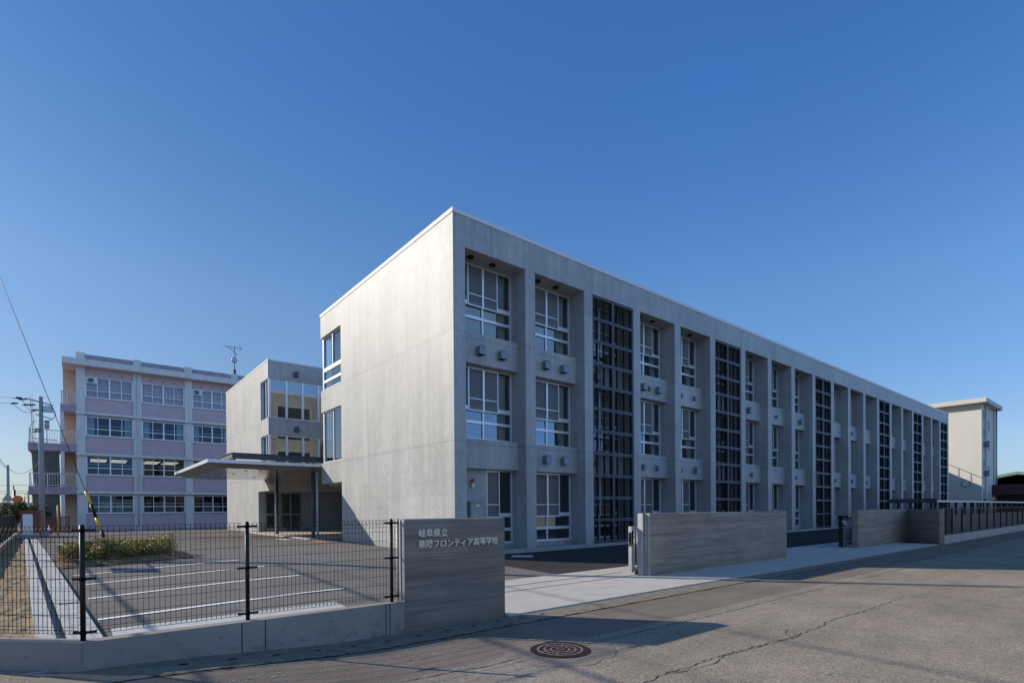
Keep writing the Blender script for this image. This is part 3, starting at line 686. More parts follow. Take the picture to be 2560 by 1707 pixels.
# vents on the spandrels: (bay, x offset, z, size)
def vent(x, z, s, parent, y=.48, ny=-1, mat='hood'):
    g = MB(); w, h, d = .27*s, .36*s, .26*s; n = 8
    prof = []
    for k in range(n+1): t = pi*k/n; prof.append((cos(t)*w/2, h-w/2+sin(t)*w/2))
    prof = [(w/2, 0)]+prof+[(-w/2, 0)]
    fr = [(x+a, y+ny*d*(.72 if b > h-.02*s else 1.0 if b < .1 else .93), z+b) for a, b in prof]; bk = [(x+a, y, z+b) for a, b in prof]
    m = len(prof)
    for k in range(m-1): g.face([bk[k], bk[k+1], fr[k+1], fr[k]] if ny < 0 else [fr[k], fr[k+1], bk[k+1], bk[k]], 0)
    g.face(fr if ny > 0 else fr[::-1], 0)
    g.face([(x-w/2, y, z+.0), (x+w/2, y, z+.0), (x+w/2, y+ny*d, z+.0), (x-w/2, y+ny*d, z+.0)], 1)
    return g.build('vent_hood', [M[mat], M['hole']], parent)
V = [(0, .94, 7.24, 1), (0, 1.94, 7.24, 1), (1, .94, 7.24, 1), (1, 1.94, 7.24, 1), (1, .94, 3.43, 1), (1, 1.94, 3.43, 1),
     (3, .75, 7.24, 1), (3, 1.3, 7.32, .6), (3, 1.95, 7.24, 1), (3, .8, 3.45, .75), (3, 1.9, 3.45, .75), (4, .7, 7.32, .62), (4, 1.95, 7.32, .62), (4, .7, 3.46, .62), (4, 2.0, 3.43, 1),
     (6, 1.2, 7.26, 1), (6, .5, 3.46, .7), (6, 1.6, 3.46, .7), (7, .6, 7.32, .62), (7, 1.6, 7.32, .62), (8, .6, 7.3, .65), (8, 1.8, 7.26, 1), (8, 1.1, 3.46, .75),
     (10, .6, 7.3, .7), (10, .6, 3.46, .7), (10, 1.4, 3.46, .7), (11, 1.4, 7.28, .8), (11, 1.4, 3.44, .9), (12, .9, 7.3, .7), (12, 1.4, 3.44, .9), (14, .8, 7.28, .8), (14, .8, 3.44, .8), (15, .8, 7.28, .8), (15, 1.4, 3.44, 1),
     (17, .8, 7.28, .8), (17, .8, 3.44, .8), (18, 1.2, 7.28, .9), (18, 1.2, 3.44, .9), (2, .75, 7.24, 1), (2, .7, 3.5, .6), (5, .75, 7.24, 1), (5, .75, 3.44, .8)]
for k, dx, z, s in V: vent(k*PITCH+.5+dx-.03, z, s, SB)
for k in OPEN[:9]:           # round soffit grilles
    g = MB()
    for dx in (.55, 1.55): g.cyl((k*PITCH+.5+dx, .45), .13, 10.70, 10.755, 18)
    g.build('soffit_grille', M['black'], SB)
# corner windows of the end wall
for z0, z1, rows in ((7.92, 10.71, (8.12, 8.9)), (4.10, 6.78, ())):
    f = MB(); xg = .16; ya, yb = 10.13, WD
    f.box(xg-.05, xg+.04, ya, ya+.05, z0, z1); f.box(xg-.05, xg+.04, ya+.05, yb-.16, z1-.06, z1); f.box(xg-.09, xg+.04, ya+.05, yb-.16, z0, z0+.06)
    f.box(xg-.06, xg+.10, yb-.16, yb-.02, z0, z1)
    ym = (ya+yb)/2-.03
    if rows:
        f.box(xg-.05, xg+.04, ya+.05, yb-.16, z0+.40, z0+.54); f.box(xg-.05, xg+.04, ya+.05, yb-.16, z0+.98, z0+1.18); f.box(xg-.06, xg+.03, ym-.035, ym+.035, z0+1.18, z1-.06)
    else: f.box(xg-.04, xg+.03, ym-.035, ym+.035, z0+.06, z1-.06)
    fo = f.build('window', M['white'], SB)
    p = MB(); p.face([(xg, yb-.05, z0+.02), (xg, ya+.02, z0+.02), (xg, ya+.02, z1-.02), (xg, yb-.05, z1-.02)]); p.build('pane', M['glassA'], fo)
# alarm lamp and cabinet by the end bay
g = MB(); g.box(1.20, 1.30, .66, .80, 2.42, 2.50, 0); g.cyl((1.25, .70), .055, 2.50, 2.58, 14, 0); a = g.build('alarm_lamp', [M['plate']], SB)
g = MB(); g.cyl((1.25, .70), .06, 2.58, 2.70, 16); g.sphere((1.25, .70, 2.70), .06, 16, 5, 0, (1, 1, .7), 0, pi/2); g.build('lamp_lens', M['red'], a)
g = MB(); g.box(1.02, 1.58, .52, .80, .35, 1.86); g.box(.99, 1.61, .48, .80, 1.86, 1.90); c = g.build('cabinet', M['box'], SB, .006)
g = MB(); g.box(1.06, 1.54, .505, .517, .42, 1.80); c2 = g.build('cabinet_door', M['box'], c)
g = MB(); g.box(1.24, 1.42, .498, .503, 1.71, 1.77); g.build('name_plate', M['plate'], c2)

# ------------------------------------------------------------------ annex behind the canopy
AX = thing('annex_building', 'square pale concrete school wing with glazed upper corner behind the entrance canopy', 'building', (0, 29, 0))
AY0, AY1, AYC = 23.05, 36.35, 25.85
g = MB(); HX = 11.83
g.box(0, .3, AYC, AY1, -.4, HX)
for z0, z1 in ((2.97, 4.15), (6.80, 7.97), (10.63, HX)): g.box(0, .3, AY0, AYC, z0, z1, 0, 'Y')
for z0, z1 in ((4.15, 6.80), (7.97, 10.63)): g.box(0, .3, AY0+1.95, AYC, z0, z1, 0, 'Y')
for z0, z1 in ((2.97, 4.15), (6.80, 7.97), (10.63, HX)): g.box(.3, 16, AY0, AY0+.3, z0, z1, 0, 'x')
for z0, z1 in ((4.15, 6.80), (7.97, 10.63)): g.box(7, 16, AY0, AY0+.3, z0, z1)
g.box(.3, 16, AY1-.3, AY1, -.4, HX, 0, 'x'); g.box(15.7, 16, AY0+.3, AY1-.3, -.4, HX)
g.box(.3, 16, AY0+.3, AYC, 2.97, 3.1); g.box(.3, 15.7, AY0+.3, AY1-.3, 11.4, 11.6)
g.box(3.05, 9.0, AYC, AYC+.25, -.4, 2.97)
g.box(.3, .45, AYC, AYC+.25, -.4, 2.97, 0, 'x')
g.build('wall', M['concA'], AX)
g = MB(); g.box(6.4, 14, 13.0, 23.0, -.4, 11.5); g.build('link_wall', M['concA'], AX)
g = MB(); g.box(-.025, 16, AY0-.025, AY0+.33, HX, 11.92); g.box(-.025, .33, AY0+.33, AY1+.025, HX, 11.92); g.build('roof_coping', M['coping'], AX)
g = MB()
for z in (4.05, 7.9): g.box(.35, 12, AY0+.35, AY1-.35, z-.1, z, 1)
for z in (6.9, 10.7): g.box(.35, 12, AY0+.35, AY1-.35, z, z+.08, 2)
g.box(.35, 12, AY0+3, AY0+3.1, 3.2, 10.7, 0); g.box(.4, 9, AYC+4, AYC+4.1, 0, 2.9, 0)
g.build('interior', [plain('hall_wall', (.78, .80, .76), .9), M['roomd'], M['roomw']], AX)
for z0, z1 in ((4.15, 6.80), (7.97, 10.63)):
    f = MB(); yg = AY0+.12; t = .075
    for x in (.03, 1.14, 2.24, 3.34, 4.44, 5.54, 6.64): f.box(x, x+.15, yg-.06, yg+.06, z0, z1)
    f.box(.18, 7, yg-.04, yg+.05, z0, z0+.07); f.box(.18, 7, yg-.04, yg+.05, z1-.07, z1)
    for y in (AY0+.95, AY0+1.87): f.box(.10, .20, y, y+.08, z0, z1)
    f.box(.10, .20, AY0+.18, AY0+1.95, z0, z0+.06); f.box(.10, .20, AY0+.18, AY0+1.95, z1-.06, z1)
    fo = f.build('window', M['white'], AX)
    p = MB(); p.face([(.1, yg, z0), (7, yg, z0), (7, yg, z1), (.1, yg, z1)]); p.face([(.15, AY0+1.93, z0), (.15, AY0+.12, z0), (.15, AY0+.12, z1), (.15, AY0+1.93, z1)])
    p.build('pane', M['glassA'], fo)
vent(1.82, 10.95, 1.0, AX, AY0, -1, 'dark'); vent(1.82, 7.1, 1.0, AX, AY0, -1, 'dark')
f = MB(); yd = AYC+.02
for x in (.47, 1.38, 1.5, 2.2, 2.96): f.box(x, x+.08, yd, yd+.1, .12, 2.95)
for z in (.06, 1.28, 2.86): f.box(.46, 3.04, yd+.002, yd+.098, z, z+.09)
f.box(1.28, 1.31, yd-.06, yd-.02, 1.5, 2.1); f.box(1.66, 1.69, yd-.06, yd-.02, 1.5, 2.1)
fo = f.build('entrance_door', M['steel'], AX)
p = MB(); p.face([(.46, yd+.05, .06), (3.04, yd+.05, .06), (3.04, yd+.05, 2.95), (.46, yd+.05, 2.95)]); p.build('pane', M['glass'], fo)
g = MB(); g.box(-.6, 6.4, 13.3, AYC, .0, .10); struct(g.build('entrance_paving', M['slab']))

# ------------------------------------------------------------------ canopy
CP = thing('entrance_canopy', 'thin flat metal entrance canopy on two slim columns between the concrete blocks', 'canopy', (-2.5, 18, 0))
po = [(-5.3, 13.2), (-.03, 13.2), (-.03, 13.0), (5.9, 13.0), (5.9, 22.98), (-.03, 22.98), (-.03, 24.6), (-5.3, 24.6)]
po = [(-5.3, 13.2), (5.9, 13.2), (5.9, 22.98), (-.03, 22.98), (-.03, 24.6), (-5.3, 24.6)]
pi_ = [(-4.6, 13.85), (5.9, 13.85), (5.9, 22.98), (-.03, 22.98), (-.03, 24.0), (-4.6, 24.0)]
g = MB(); n = len(po)
g.face([(x, y, 4.09) for x, y in po])
for k in range(n):
    a, b = po[k], po[(k+1) % n]; g.face([(*a, 3.93), (*b, 3.93), (*b, 4.09), (*a, 4.09)])
g.build('roof_slab', M['fascia'], CP)
g = MB()
for k in range(n):
    a, b, c, d = po[k], po[(k+1) % n], pi_[(k+1) % n], pi_[k]
    if k in (0, 5, 4):
        m = 9 if k != 4 else 5
        for j in range(m):
            e = .006/ (hypot(b[0]-a[0], b[1]-a[1]))
            t0, t1 = j/m+e, (j+1)/m-e
            L2 = lambda p, q, t: (p[0]+(q[0]-p[0])*t, p[1]+(q[1]-p[1])*t)
            g.face([(*L2(a, b, t0), 3.93), (*L2(d, c, t0), 3.72), (*L2(d, c, t1), 3.72), (*L2(a, b, t1), 3.93)])
g.build('bevelled_soffit', plain('bevel_panel', (.15, .155, .165), .45, .2), CP)
g = MB()
for j in range(9):      # long soffit panels
    x0 = -4.6+j*.9; x1 = x0+.89
    for k in range(1):
        g.face([(x0, 13.85, 3.72), (x0, 24.0 if x1 < -.02 else 22.98, 3.72), (x1, 24.0 if x1 < -.02 else 22.98, 3.72), (x1, 13.85, 3.72)])
g.face([(-4.62, 13.8, 3.74), (-4.62, 24.0, 3.74), (-.03, 24.0, 3.74), (-.03, 22.98, 3.74), (5.9, 22.98, 3.74), (5.9, 13.8, 3.74)])
g.build('soffit', M['soffit'], CP)
g = MB()
for x, y in ((-3.2, 15.2), (-3.2, 18), (-3.2, 21), (-1.4, 15.2), (-1.4, 18), (-1.4, 21), (1.5, 16), (1.5, 19)): g.cyl((x, y), .09, 3.70, 3.718, 16)
g.build('downlight', M['plate'], CP)
for x, y in ((.02, 21.3), (-.12, 13.95)):
    g = MB(); g.cyl((x, y), .095, -.2, 3.72, 20); cc = g.build('column', M['dark'], CP)
    g = MB(); px, py = (x-.13, y-.12) if y > 20 else (x+.19, y-.12)
    g.cyl((px, py), .048, .0, 3.72, 14); g.cyl((px, py), .06, .5, .56, 14); g.cyl((px, py), .06, 2.4, 2.46, 14); g.build('downpipe', M['white'], cc)
g = MB(); g.box(-.42, -.2, 21.0, 21.16, 3.0, 3.12); g.box(-.5, -.2, 21.02, 21.14, 3.16, 3.3); g.build('security_lamp', M['plate'], CP)
g = MB()
def ibeam(a, b, z0, z1, w=.09):
    a = Vector(a); b = Vector(b); d = (b-a).normalized(); nr = Vector((-d.y, d.x)); c = (a+b)/2; hl = (b-a).length/2
    for zc, hz, hw in (((z0+z1)/2, (z1-z0)/2-.02, .012), (z1-.01, .01, w), (z0+.01, .01, w)):
        g.obox((c.x, c.y, zc), (d.x*hl, d.y*hl, 0), (nr.x*hw, nr.y*hw, 0), hz)
ibeam((-4.1, 13.9), (5.8, 13.9), 4.22, 4.52); ibeam((-4.08, 14.0), (-4.08, 22.5), 4.22, 4.52); ibeam((-4.0, 22.5), (-.1, 22.5), 4.22, 4.52)
for x, y in ((-4.0, 14), (-2, 13.9), (-.5, 13.9), (-4.08, 18), (-4.08, 22)): g.box(x-.06, x+.06, y-.06, y+.06, 4.09, 4.22)
for x in (-.9, -.55, -.2): g.cyl((x, 13.72), .05, 4.09, 4.36, 10)
g.build('hanger_beam', M['dark'], CP)

# ------------------------------------------------------------------ board marked boundary walls
ZT = 1.465
g = MB(); g.box(-6.43, -4.58, -8.57, -8.31, -.35, ZT)
endcap(g)
SW = tag(g.build('sign_wall', [M['boardS'], M['kerbc']], None, .028), 'low board marked concrete wall carrying raised metal Japanese lettering', 'wall')
dg = bpy.context.evaluated_depsgraph_get()
for txt, x0, x1, z0, z1 in (("岐阜県立", -6.205, -5.715, 1.195, 1.32), ("華陽フロンティア高等学校", -6.21, -4.755, 1.035, 1.158)):
    cu = bpy.data.curves.new('lettering', 'FONT'); cu.body = txt; cu.size = .125; cu.extrude = .010; cu.resolution_u = 3; cu.offset = .0008
    to = bpy.data.objects.new('lettering_curve', cu); COL.objects.link(to)
    bpy.context.view_layer.update(); dg = bpy.context.evaluated_depsgraph_get()
    me = bpy.data.meshes.new_from_object(to.evaluated_get(dg)); bpy.data.objects.remove(to)
    xs_ = [v.co.x for v in me.vertices]; ys_ = [v.co.y for v in me.vertices]
    ax, bx, ay, by = min(xs_), max(xs_), min(ys_), max(ys_)
    for v in me.vertices:
        u, w, d = v.co; v.co = (x0+(u-ax)/(bx-ax)*(x1-x0), -8.592-d, z0+(w-ay)/(by-ay)*(z1-z0))
    me.flip_normals()
    me.materials.clear(); me.materials.append(M['letter']); me.name = 'lettering'
    lo = bpy.data.objects.new('lettering', me); COL.objects.link(lo); lo.parent = SW
g = MB(); g.box(1.31, 5.40, -7.11, -6.86, -.35, ZT); g.box(5.415, 9.11, -7.11, -6.86, -.35, ZT)
g.box(1.255, 1.31, -7.03, -6.98, -.35, ZT-.02); g.box(1.20, 1.31, -6.98, -6.80, -.35, ZT+.003)
endcap(g)
tag(g.build('boundary_wall', [M['board'], M['kerbc']], None, .022), 'long board marked concrete wall standing between the two gateways', 'wall')
g = MB()
g.prism([(15.6, -7.22), (22.05, -7.30), (20.42, -8.93), (20.60, -9.08), (22.6, -7.05), (15.6, -6.97)], -.35, ZT-.01)
tag(g.build('boundary_wall', M['board'], None, .02), 'board marked concrete wall with an angled return beside the black fence', 'wall')

# ------------------------------------------------------------------ sliding gates
def gate(x0, x1, y, label):
    G = thing('sliding_gate', label, 'gate', ((x0+x1)/2, y, 0))
    g = MB(); g.box(x0, x0+.09, y-.05, y+.05, -.06, 1.13); g.box(x1-.09, x1, y-.05, y+.05, -.06, 1.13)
    g.box(x0+.09, x1-.09, y-.03, y+.03, 1.07, 1.13); g.box(x0+.09, x1-.09, y-.03, y+.03, -.04, .06)
    g.build('frame', M['steel'], G)
    g = MB()
    for k in range(int((x1-x0)/.12)-1): g.cyl((x0+.18+k*.12, y), .012, .06, 1.07, 6)
    g.build('bars', M['steel'], G)
    g = MB(); g.box(x0-.012, x0, y-.035, y+.035, .62, .98); g.box(x0+.01, x0+.08, y-.065, y-.05, .66, 1.02); g.box(x0+.02, x0+.05, y-.10, y-.065, .82, .86); g.cyl((x0-.03, y), .014, .74, .94, 8)
    g.build('lock', M['black'], G)
    g = MB()
    for x in (x0+.25, x1-.25): g = MB(); g.tube([(x, y-.03, -.085), (x, y+.03, -.085)], .05, 12); g.build('wheel', M['dark'], G)
    return G
gate(1.02, 8.8, -6.70, 'pale steel sliding gate pushed back behind the long boundary wall')
gate(15.35, 22, -6.72, 'dark steel sliding gate drawn in behind the farther angled wall')
P = thing('gate_post', 'black steel gate guide post with pulleys at the far gateway', 'gate post', (15.05, -6.75, 0))
g = MB(); g.box(14.98, 15.12, -6.82, -6.68, -.14, 1.20); g.box(14.98, 15.55, -6.86, -6.64, 1.12, 1.22); g.build('post', M['black'], P)
g = MB(); g.box(14.85, 15.3, -6.95, -6.5, -.14, -.11); g.build('base_plate', M['steel'], P)
g = MB(); g.tube([(15.05, -6.9, .95), (15.05, -6.6, .95)], .07, 12); g.tube([(15.2, -6.9, .85), (15.2, -6.6, .85)], .06, 12); g.tube([(15.0, -6.88, .72), (15.0, -6.84, .72)], .035, 10); g.build('pulley', M['steel'], P)

# ------------------------------------------------------------------ fence on low concrete wall round the car park corner
FP = [(-6.43, -8.57), (-10.05, -8.57), (-11.75, -6.85), (-13.25, 29.0)]
def offs(poly, d):
    out = []
    for k, p in enumerate(poly):
        p = Vector(p)
        dirs = []
        if k > 0: dirs.append((p-Vector(poly[k-1])).normalized())
        if k < len(poly)-1: dirs.append((Vector(poly[k+1])-p).normalized())
        ns = [Vector((d_.y, -d_.x)) for d_ in dirs]; nn = sum(ns, Vector((0, 0))).normalized(); out.append(p+nn*(d/nn.dot(ns[0])))
    return out
inner = offs(FP, .17); mid = offs(FP, .10)
BT = .285
def tz(p): return BT
g = MB(); n = len(FP)
for k in range(n-1):
    a, b, c, d = Vector(FP[k]), Vector(FP[k+1]), inner[k+1], inner[k]
    g.face([(*b, -.4), (*a, -.4), (*a, BT), (*b, BT)]); g.face([(*d, -.4), (*c, -.4), (*c, BT), (*d, BT)]); g.face([(*a, BT), (*d, BT), (*c, BT), (*b, BT)])
a, d = Vector(FP[0]), inner[0]; g.face([(*a, -.4), (*d, -.4), (*d, BT), (*a, BT)])
for x in (-8.56, -8.30, -6.72, -6.66):      # construction joints and form tie plugs
    g.face([(x-.005, -8.573, -.3), (x+.005, -8.573, -.3), (x+.005, -8.573, BT-.005), (x-.005, -8.573, BT-.005)], 1)
g.face([(-10.04, -8.574, -.3), (-10.02, -8.574, -.3), (-10.025, -8.574, BT-.01), (-10.035, -8.574, BT-.01)], 2)
for x, z in ((-9.72, .16), (-9.2, .12), (-8.78, .14), (-8.1, .12), (-8.12, -.04), (-7.5, .15), (-7.45, .0), (-6.95, .17), (-6.85, .02), (-6.75, .13)):
    g.face([(x+.022*cos(t), -8.574, z+.022*sin(t)) for t in [2*pi*q/10 for q in range(10)]], 2)
for t_, z in ((.25, .12), (.55, .16), (.85, .1)):
    p = Vector(FP[1])+(Vector(FP[2])-Vector(FP[1]))*t_; dd = (Vector(FP[2])-Vector(FP[1])).normalized(); nr = Vector((dd.y, -dd.x))*-.004
    g.face([(p.x+dd.x*.022*cos(t)+nr.x, p.y+dd.y*.022*cos(t)+nr.y, z+.022*sin(t)) for t in [2*pi*q/10 for q in range(10)]], 2)
stainm = plain('stained_concrete', (.20, .185, .165), .85, 0, .2, .25, 20)
def kerbmat():
    t = NT('fence_wall_concrete'); big = t.noise(1.2, (1, 1, 1), 5, .65); fine = t.noise(40, (1, 1, 1), 3, .7); low = t.noise(5, (1, 1, 2), 5, .7, (4, 1, 9))
    f = t.math('MULTIPLY', t.mapr(big, .3, .7, .86, 1.1), t.mapr(fine, .3, .7, .95, 1.05))
    wet = t.math('MULTIPLY', t.mapr(t.Z, -.15, .12, 1, 0), t.mapr(low, .48, .62, 0, 1)); f = t.math('MULTIPLY', f, t.math('SUBTRACT', 1.0, t.math('MULTIPLY', wet, .45)))
    v = t.n("ShaderNodeTexVoronoi"); t.l(t.pos, v.inputs['Vector']); v.inputs['Scale'].default_value = 16
    f = t.math('MULTIPLY', f, t.mapr(v.outputs[0], .06, .12, .55, 1))
    t.bsdf(t.mul((.27, .238, .208), f), .8, 0, .3, t.bump(fine, .003, .4)); return t.m
tag(g.build('fence_wall', [kerbmat(), M['crack'], stainm]), 'low grey concrete wall under the black mesh fence round the car park corner', 'wall')

FN = thing('mesh_fence', 'black welded mesh fence with round posts standing on the low corner wall', 'fence', (-8.3, -8.45, BT))
def fence_post(x, y, z0, h, parent, r=.024):
    g = MB(); g.cyl((x, y), r, z0-.02, z0+h-.02, 14); g.sphere((x, y, z0+h-.02), r, 14, 4, 0, (1, 1, .7), 0, pi/2); return g.build('post', M['black'], parent)
def bracket(po, x, y, z, dv):
    g = MB(); d = Vector(dv).normalized(); nr = Vector((-d.y, d.x))
    for s in (1, -1) if True else ():
        c = Vector((x, y))+d*(.066)-nr*.0
        g.obox((c.x, c.y, z), (d.x*.044, d.y*.044, 0), (nr.x*.010, nr.y*.010, 0), .013)
        break
    g.cyl((x, y), .029, z-.018, z+.018, 12)
    return g.build('bracket', M['black'], po)
def mesh_panel(a, b, z0, z1, parent, st=.05, r=.0030, hz=.125, curl=True, n=4):
    a = Vector(a); b = Vector(b); d = (b-a); Lg = d.length; d.normalize(); nr = Vector((d.y, -d.x))
    g = MB(); k = int(Lg/st)
    def pt(t, o, z): return (a.x+d.x*t+nr.x*o, a.y+d.y*t+nr.y*o, z)
    zb, ztp = z0+.02, z1
    for j in range(k+1):
        t = min(j*st, Lg)
        if curl: path = [(.028, zb+.035), (.0, zb), (.0, zb+.0), (.0, zb+.07), (.0, ztp-.10), (.024, ztp-.06), (.0, ztp), (-.026, ztp-.045)]
        else: path = [(0, zb), (0, ztp)]
        path = [q for i_, q in enumerate(path) if i_ == 0 or q != path[i_-1]]
        g.tube([pt(t, o, z) for o, z in path], r, n, 0, False)
    zs = [zb+.035, zb+.07]; z = zb+.07
    while z+hz < ztp-.12: z += hz; zs.append(z)
    H_ = [(0, q) for q in zs]+[(0, ztp-.10), (.024, ztp-.06), (0, ztp), (-.026, ztp-.045), (0, zb)]
    if not curl: H_ = [(0, zb+i_*hz) for i_ in range(int((ztp-zb)/hz)+1)]
    for o, q in H_: g.tube([pt(0, o, q), pt(Lg, o, q)], r*1.05, n, 0, False)
    return g.build('mesh_panel', M['black'], parent)
posts = [(-10.02, -8.46), (-8.47, -8.46), (-6.575, -8.46)]
ptops = 1.195
for (x, y) in posts:
    po_ = fence_post(x, y, BT, ptops, FN)
    for z in (BT+.08, BT+.63, BT+1.13):
        if x > -10: bracket(po_, x, y, z, (-1, 0))
        else: bracket(po_, x, y, z, (-.7, .72))
        if x < -6.8: bracket(po_, x, y, z, (1, 0))
        else:
            bracket(po_, x, y, z, (1, 0))
mesh_panel((-9.96, -8.47), (-8.53, -8.47), BT+.04, BT+1.17, FN); mesh_panel((-8.41, -8.47), (-6.63, -8.47), BT+.04, BT+1.17, FN)
mesh_panel((-6.53, -8.47), (-6.48, -8.47), BT+.04, BT+1.17, FN)
gp = MB(); gp.cyl((-6.462, -8.44), .020, BT-.02, BT+1.19, 10); gp.build('end_post', plain('cream_post', (.45, .42, .33), .5), FN)
m2 = (mid[2].x, mid[2].y); m3 = (mid[3].x, mid[3].y)
mesh_panel((-10.06, -8.40), (mid[2].x+.05, mid[2].y-.05), BT+.04, BT+1.17, FN)
fence_post(mid[2].x, mid[2].y, BT, ptops, FN)
dd = Vector(m3)-Vector(m2)
for k in range(1, 18):
    p = Vector(m2)+dd*k/17; fence_post(p.x, p.y, BT, ptops, FN)
    q = Vector(m2)+dd*(k-1)/17; mesh_panel((q.x, q.y), (p.x, p.y), BT+.04, BT+1.17, FN, .075 if k < 10 else .1, .0028, .15, False, 3)

# far fence on the right and its wall
g = MB(); g.box(20.55, 90, -9.0, -8.83, -.35, .22); tag(g.build('fence_wall', M['kerbc']), 'pale low concrete kerb wall under the farther roadside fence', 'wall')
FR = thing('mesh_fence', 'long black mesh fence with square posts running off along the road', 'fence', (40, -8.9, .22))
for k in range(32):
    x = 20.75+k*2.0
    g = MB(); g.box(x-.035, x+.035, -8.95, -8.88, .20, 1.52); g.build('post', M['black'], FR)
for k in range(31):
    g = MB(); x0, x1 = 20.80+k*2.0, 22.70+k*2.0
    for j in range(11): z = .30+j*.118; g.tube([(x0, -8.915, z), (x1, -8.915, z)], .006, 3, 0, False)
    for j in range(13): x = x0+j*.155; g.tube([(x, -8.915, .28), (x, -8.915, 1.5)], .004, 3, 0, False)
    g.box(x0, x1, -8.93, -8.90, 1.46, 1.50); g.box(x0, x1, -8.93, -8.90, .26, .30)
    g.build('mesh_panel', M['black'], FR)
# bicycle shelter behind it
BS = thing('cycle_shelter', 'low flat roofed cycle shelter with dark posts behind the farther fence', 'shelter', (60, -3.7, 0))
g = MB(); g.prism([(37.5, -5.1), (100, -5.1), (100, -2.25), (37.5, -2.25)], 1.88, 2.02)
for i_, v in enumerate(g.v): g.v[i_] = (v[0], v[1], v[2]+(.12 if v[1] > -3 else 0))
g.build('roof', M['steel'], BS)
g = MB(); g.box(37.44, 37.5, -5.14, -2.2, 1.84, 2.14); g.build('roof_edge', M['dark'], BS)
for k in range(13):
    x = 38.6+k*3.0
    g = MB(); g.box(x-.09, x+.09, -4.9, -4.72, -.3, 1.88); g.build('post', M['dark'], BS)
    g = MB(); g.box(x-.07, x+.07, -2.6, -2.46, -.3, 1.98); g.build('post', M['dark'], BS)
g = MB(); g.box(34, 100, -6.6, -6.4, -.3, 1.0); tag(g.build('garden_wall', plain('weathered_block', (.2, .18, .155), .9, 0, .2, .2, 2)), 'plain grey block wall seen through the farther mesh fence', 'wall')

# ------------------------------------------------------------------ far right: stair tower, clock, low roofs
TW = thing('stair_tower', 'cream rendered four storey tower block with projecting flat roof beyond the school', 'building', (89, 4, 0))
TX = 84.6
g = MB(); g.box(TX, 93.9, .4, 16, -.4, 15.42); g.build('wall', M['cream'], TW)
g = MB(); g.box(TX-.02, TX+.9, .28, .4, -.4, 15.4); g.box(87.2, 88.1, .2, .4, -.4, 15.4); g.box(93.0, 93.92, .28, .4, -.4, 15.4); g.build('pilaster', M['creamd'], TW)
g = MB(); g.box(TX-1.1, 94.6, -.38, 17, 15.42, 16.0); g.build('roof', M['cream'], TW)
for x, zz in ((85.5, (2.2, 6.4, 10.6, 13.2)), (88.5, (1.9, 5.6, 9.2, 12.0)), (90.4, (2.4, 6.3, 10.0))):
    for z in zz:
        if x == 90.4: continue
        w = 1.4
        f = MB(); f.box(x, x+w, .30, .40, z, z+.06); f.box(x, x+w, .30, .40, z+1.6, z+1.66); f.box(x, x+.06, .30, .40, z+.06, z+1.6); f.box(x+w-.06, x+w, .30, .40, z+.06, z+1.6); f.box(x+w/2-.03, x+w/2+.03, .32, .40, z+.06, z+1.6)
        fo = f.build('window', M['white'], TW); p = MB(); p.face([(x, .37, z), (x+w, .37, z), (x+w, .37, z+1.66), (x, .37, z+1.66)]); p.build('pane', M['glassD'], fo)
for z in (5.6, 9.6):
    vent(86.2, z, 2.2, TW, .28)
g = MB(); g.box(85.4, 87.2, -.7, .28, 2.55, 2.65); g.build('door_hood', M['creamd'], TW)
g = MB(); g.tube([(93.75, .15, 0), (93.75, .15, 15.6)], .09, 10); g.build('downpipe', M['steel'], TW)
C = thing('wall_clock', 'round white wall clock on the sunlit face of the cream tower', 'clock', (TX, 1.9, 4.6))
g = MB(); g.tube([(TX-.16, 1.9, 4.62), (TX-.001, 1.9, 4.62)], .46, 28); g.build('rim', M['dark'], C)
g = MB(); g.tube([(TX-.19, 1.9, 4.62), (TX-.165, 1.9, 4.62)], .38, 28); fc = g.build('face', M['clockw'], C)
g = MB(); g.obox((TX-.2, 1.9, 4.72), (.008, 0, 0), (0, .02, 0), .12); g.obox((TX-.2, 1.80, 4.62), (.008, 0, 0), (0, .10, 0), .02); g.build('hands', M['black'], fc)
g = MB(); g.box(68, TX-.02, 6.0, 12.5, -.4, 7.6); 
for x in range(69, 84, 1): g.box(x, x+.05, 6.0, 6.05, 7.6, 8.7)
g.box(68, TX-.02, 6.0, 6.06, 8.7, 8.76)
tag(g.build('link_block', M['cream']), 'lower cream block with roof railing hidden between the school and the tower', 'building')
PV = thing('entrance_pavilion', 'low building with deep maroon fascia at the far right', 'building', (104, -2, 0))
g = MB(); g.box(92, 99.5, -4.3, 5, 3.1, 4.6); g.build('fascia', M['maroon'], PV)
g = MB(); g.box(99.5, 130, -4.28, 5, 3.15, 4.58); g.build('rose_fascia', M['mauvep'], PV)
g = MB(); g.box(97.5, 130, -3.4, 4, -.4, 3.1); g.build('wall', M['roomd'], PV)
for x in (92.6, 95.2, 99.0): g = MB(); g.box(x, x+.35, -4.0, -3.6, -.4, 3.1); g.build('post', M['dark'], PV)
GY = thing('sports_hall', 'broad hall with shallow green gable roof behind the maroon pavilion', 'building', (150, 6, 0))
g = MB()
g.prism([(0, 0), (1, 0), (1, 1)], 0, 0) if False else None
v = [(118, -8, 6.6), (118, 14, 6.6), (118, 3, 9.4), (170, -8, 6.6), (170, 14, 6.6), (170, 3, 9.4)]
X0, X1 = 118, 175
for y0, y1, za, zb in ((-9, 1, 5.6, 7.6), (1, 11, 7.6, 5.6)):
    g.face([(X0, y0, za), (X1, y0, za), (X1, y1, zb), (X0, y1, zb)]); g.face([(X0, y0, za-.5), (X1, y0, za-.5), (X1, y1, zb-.5), (X0, y1, zb-.5)]); g.face([(X0, y0, za-.5), (X0, y1, zb-.5), (X0, y1, zb), (X0, y0, za)])
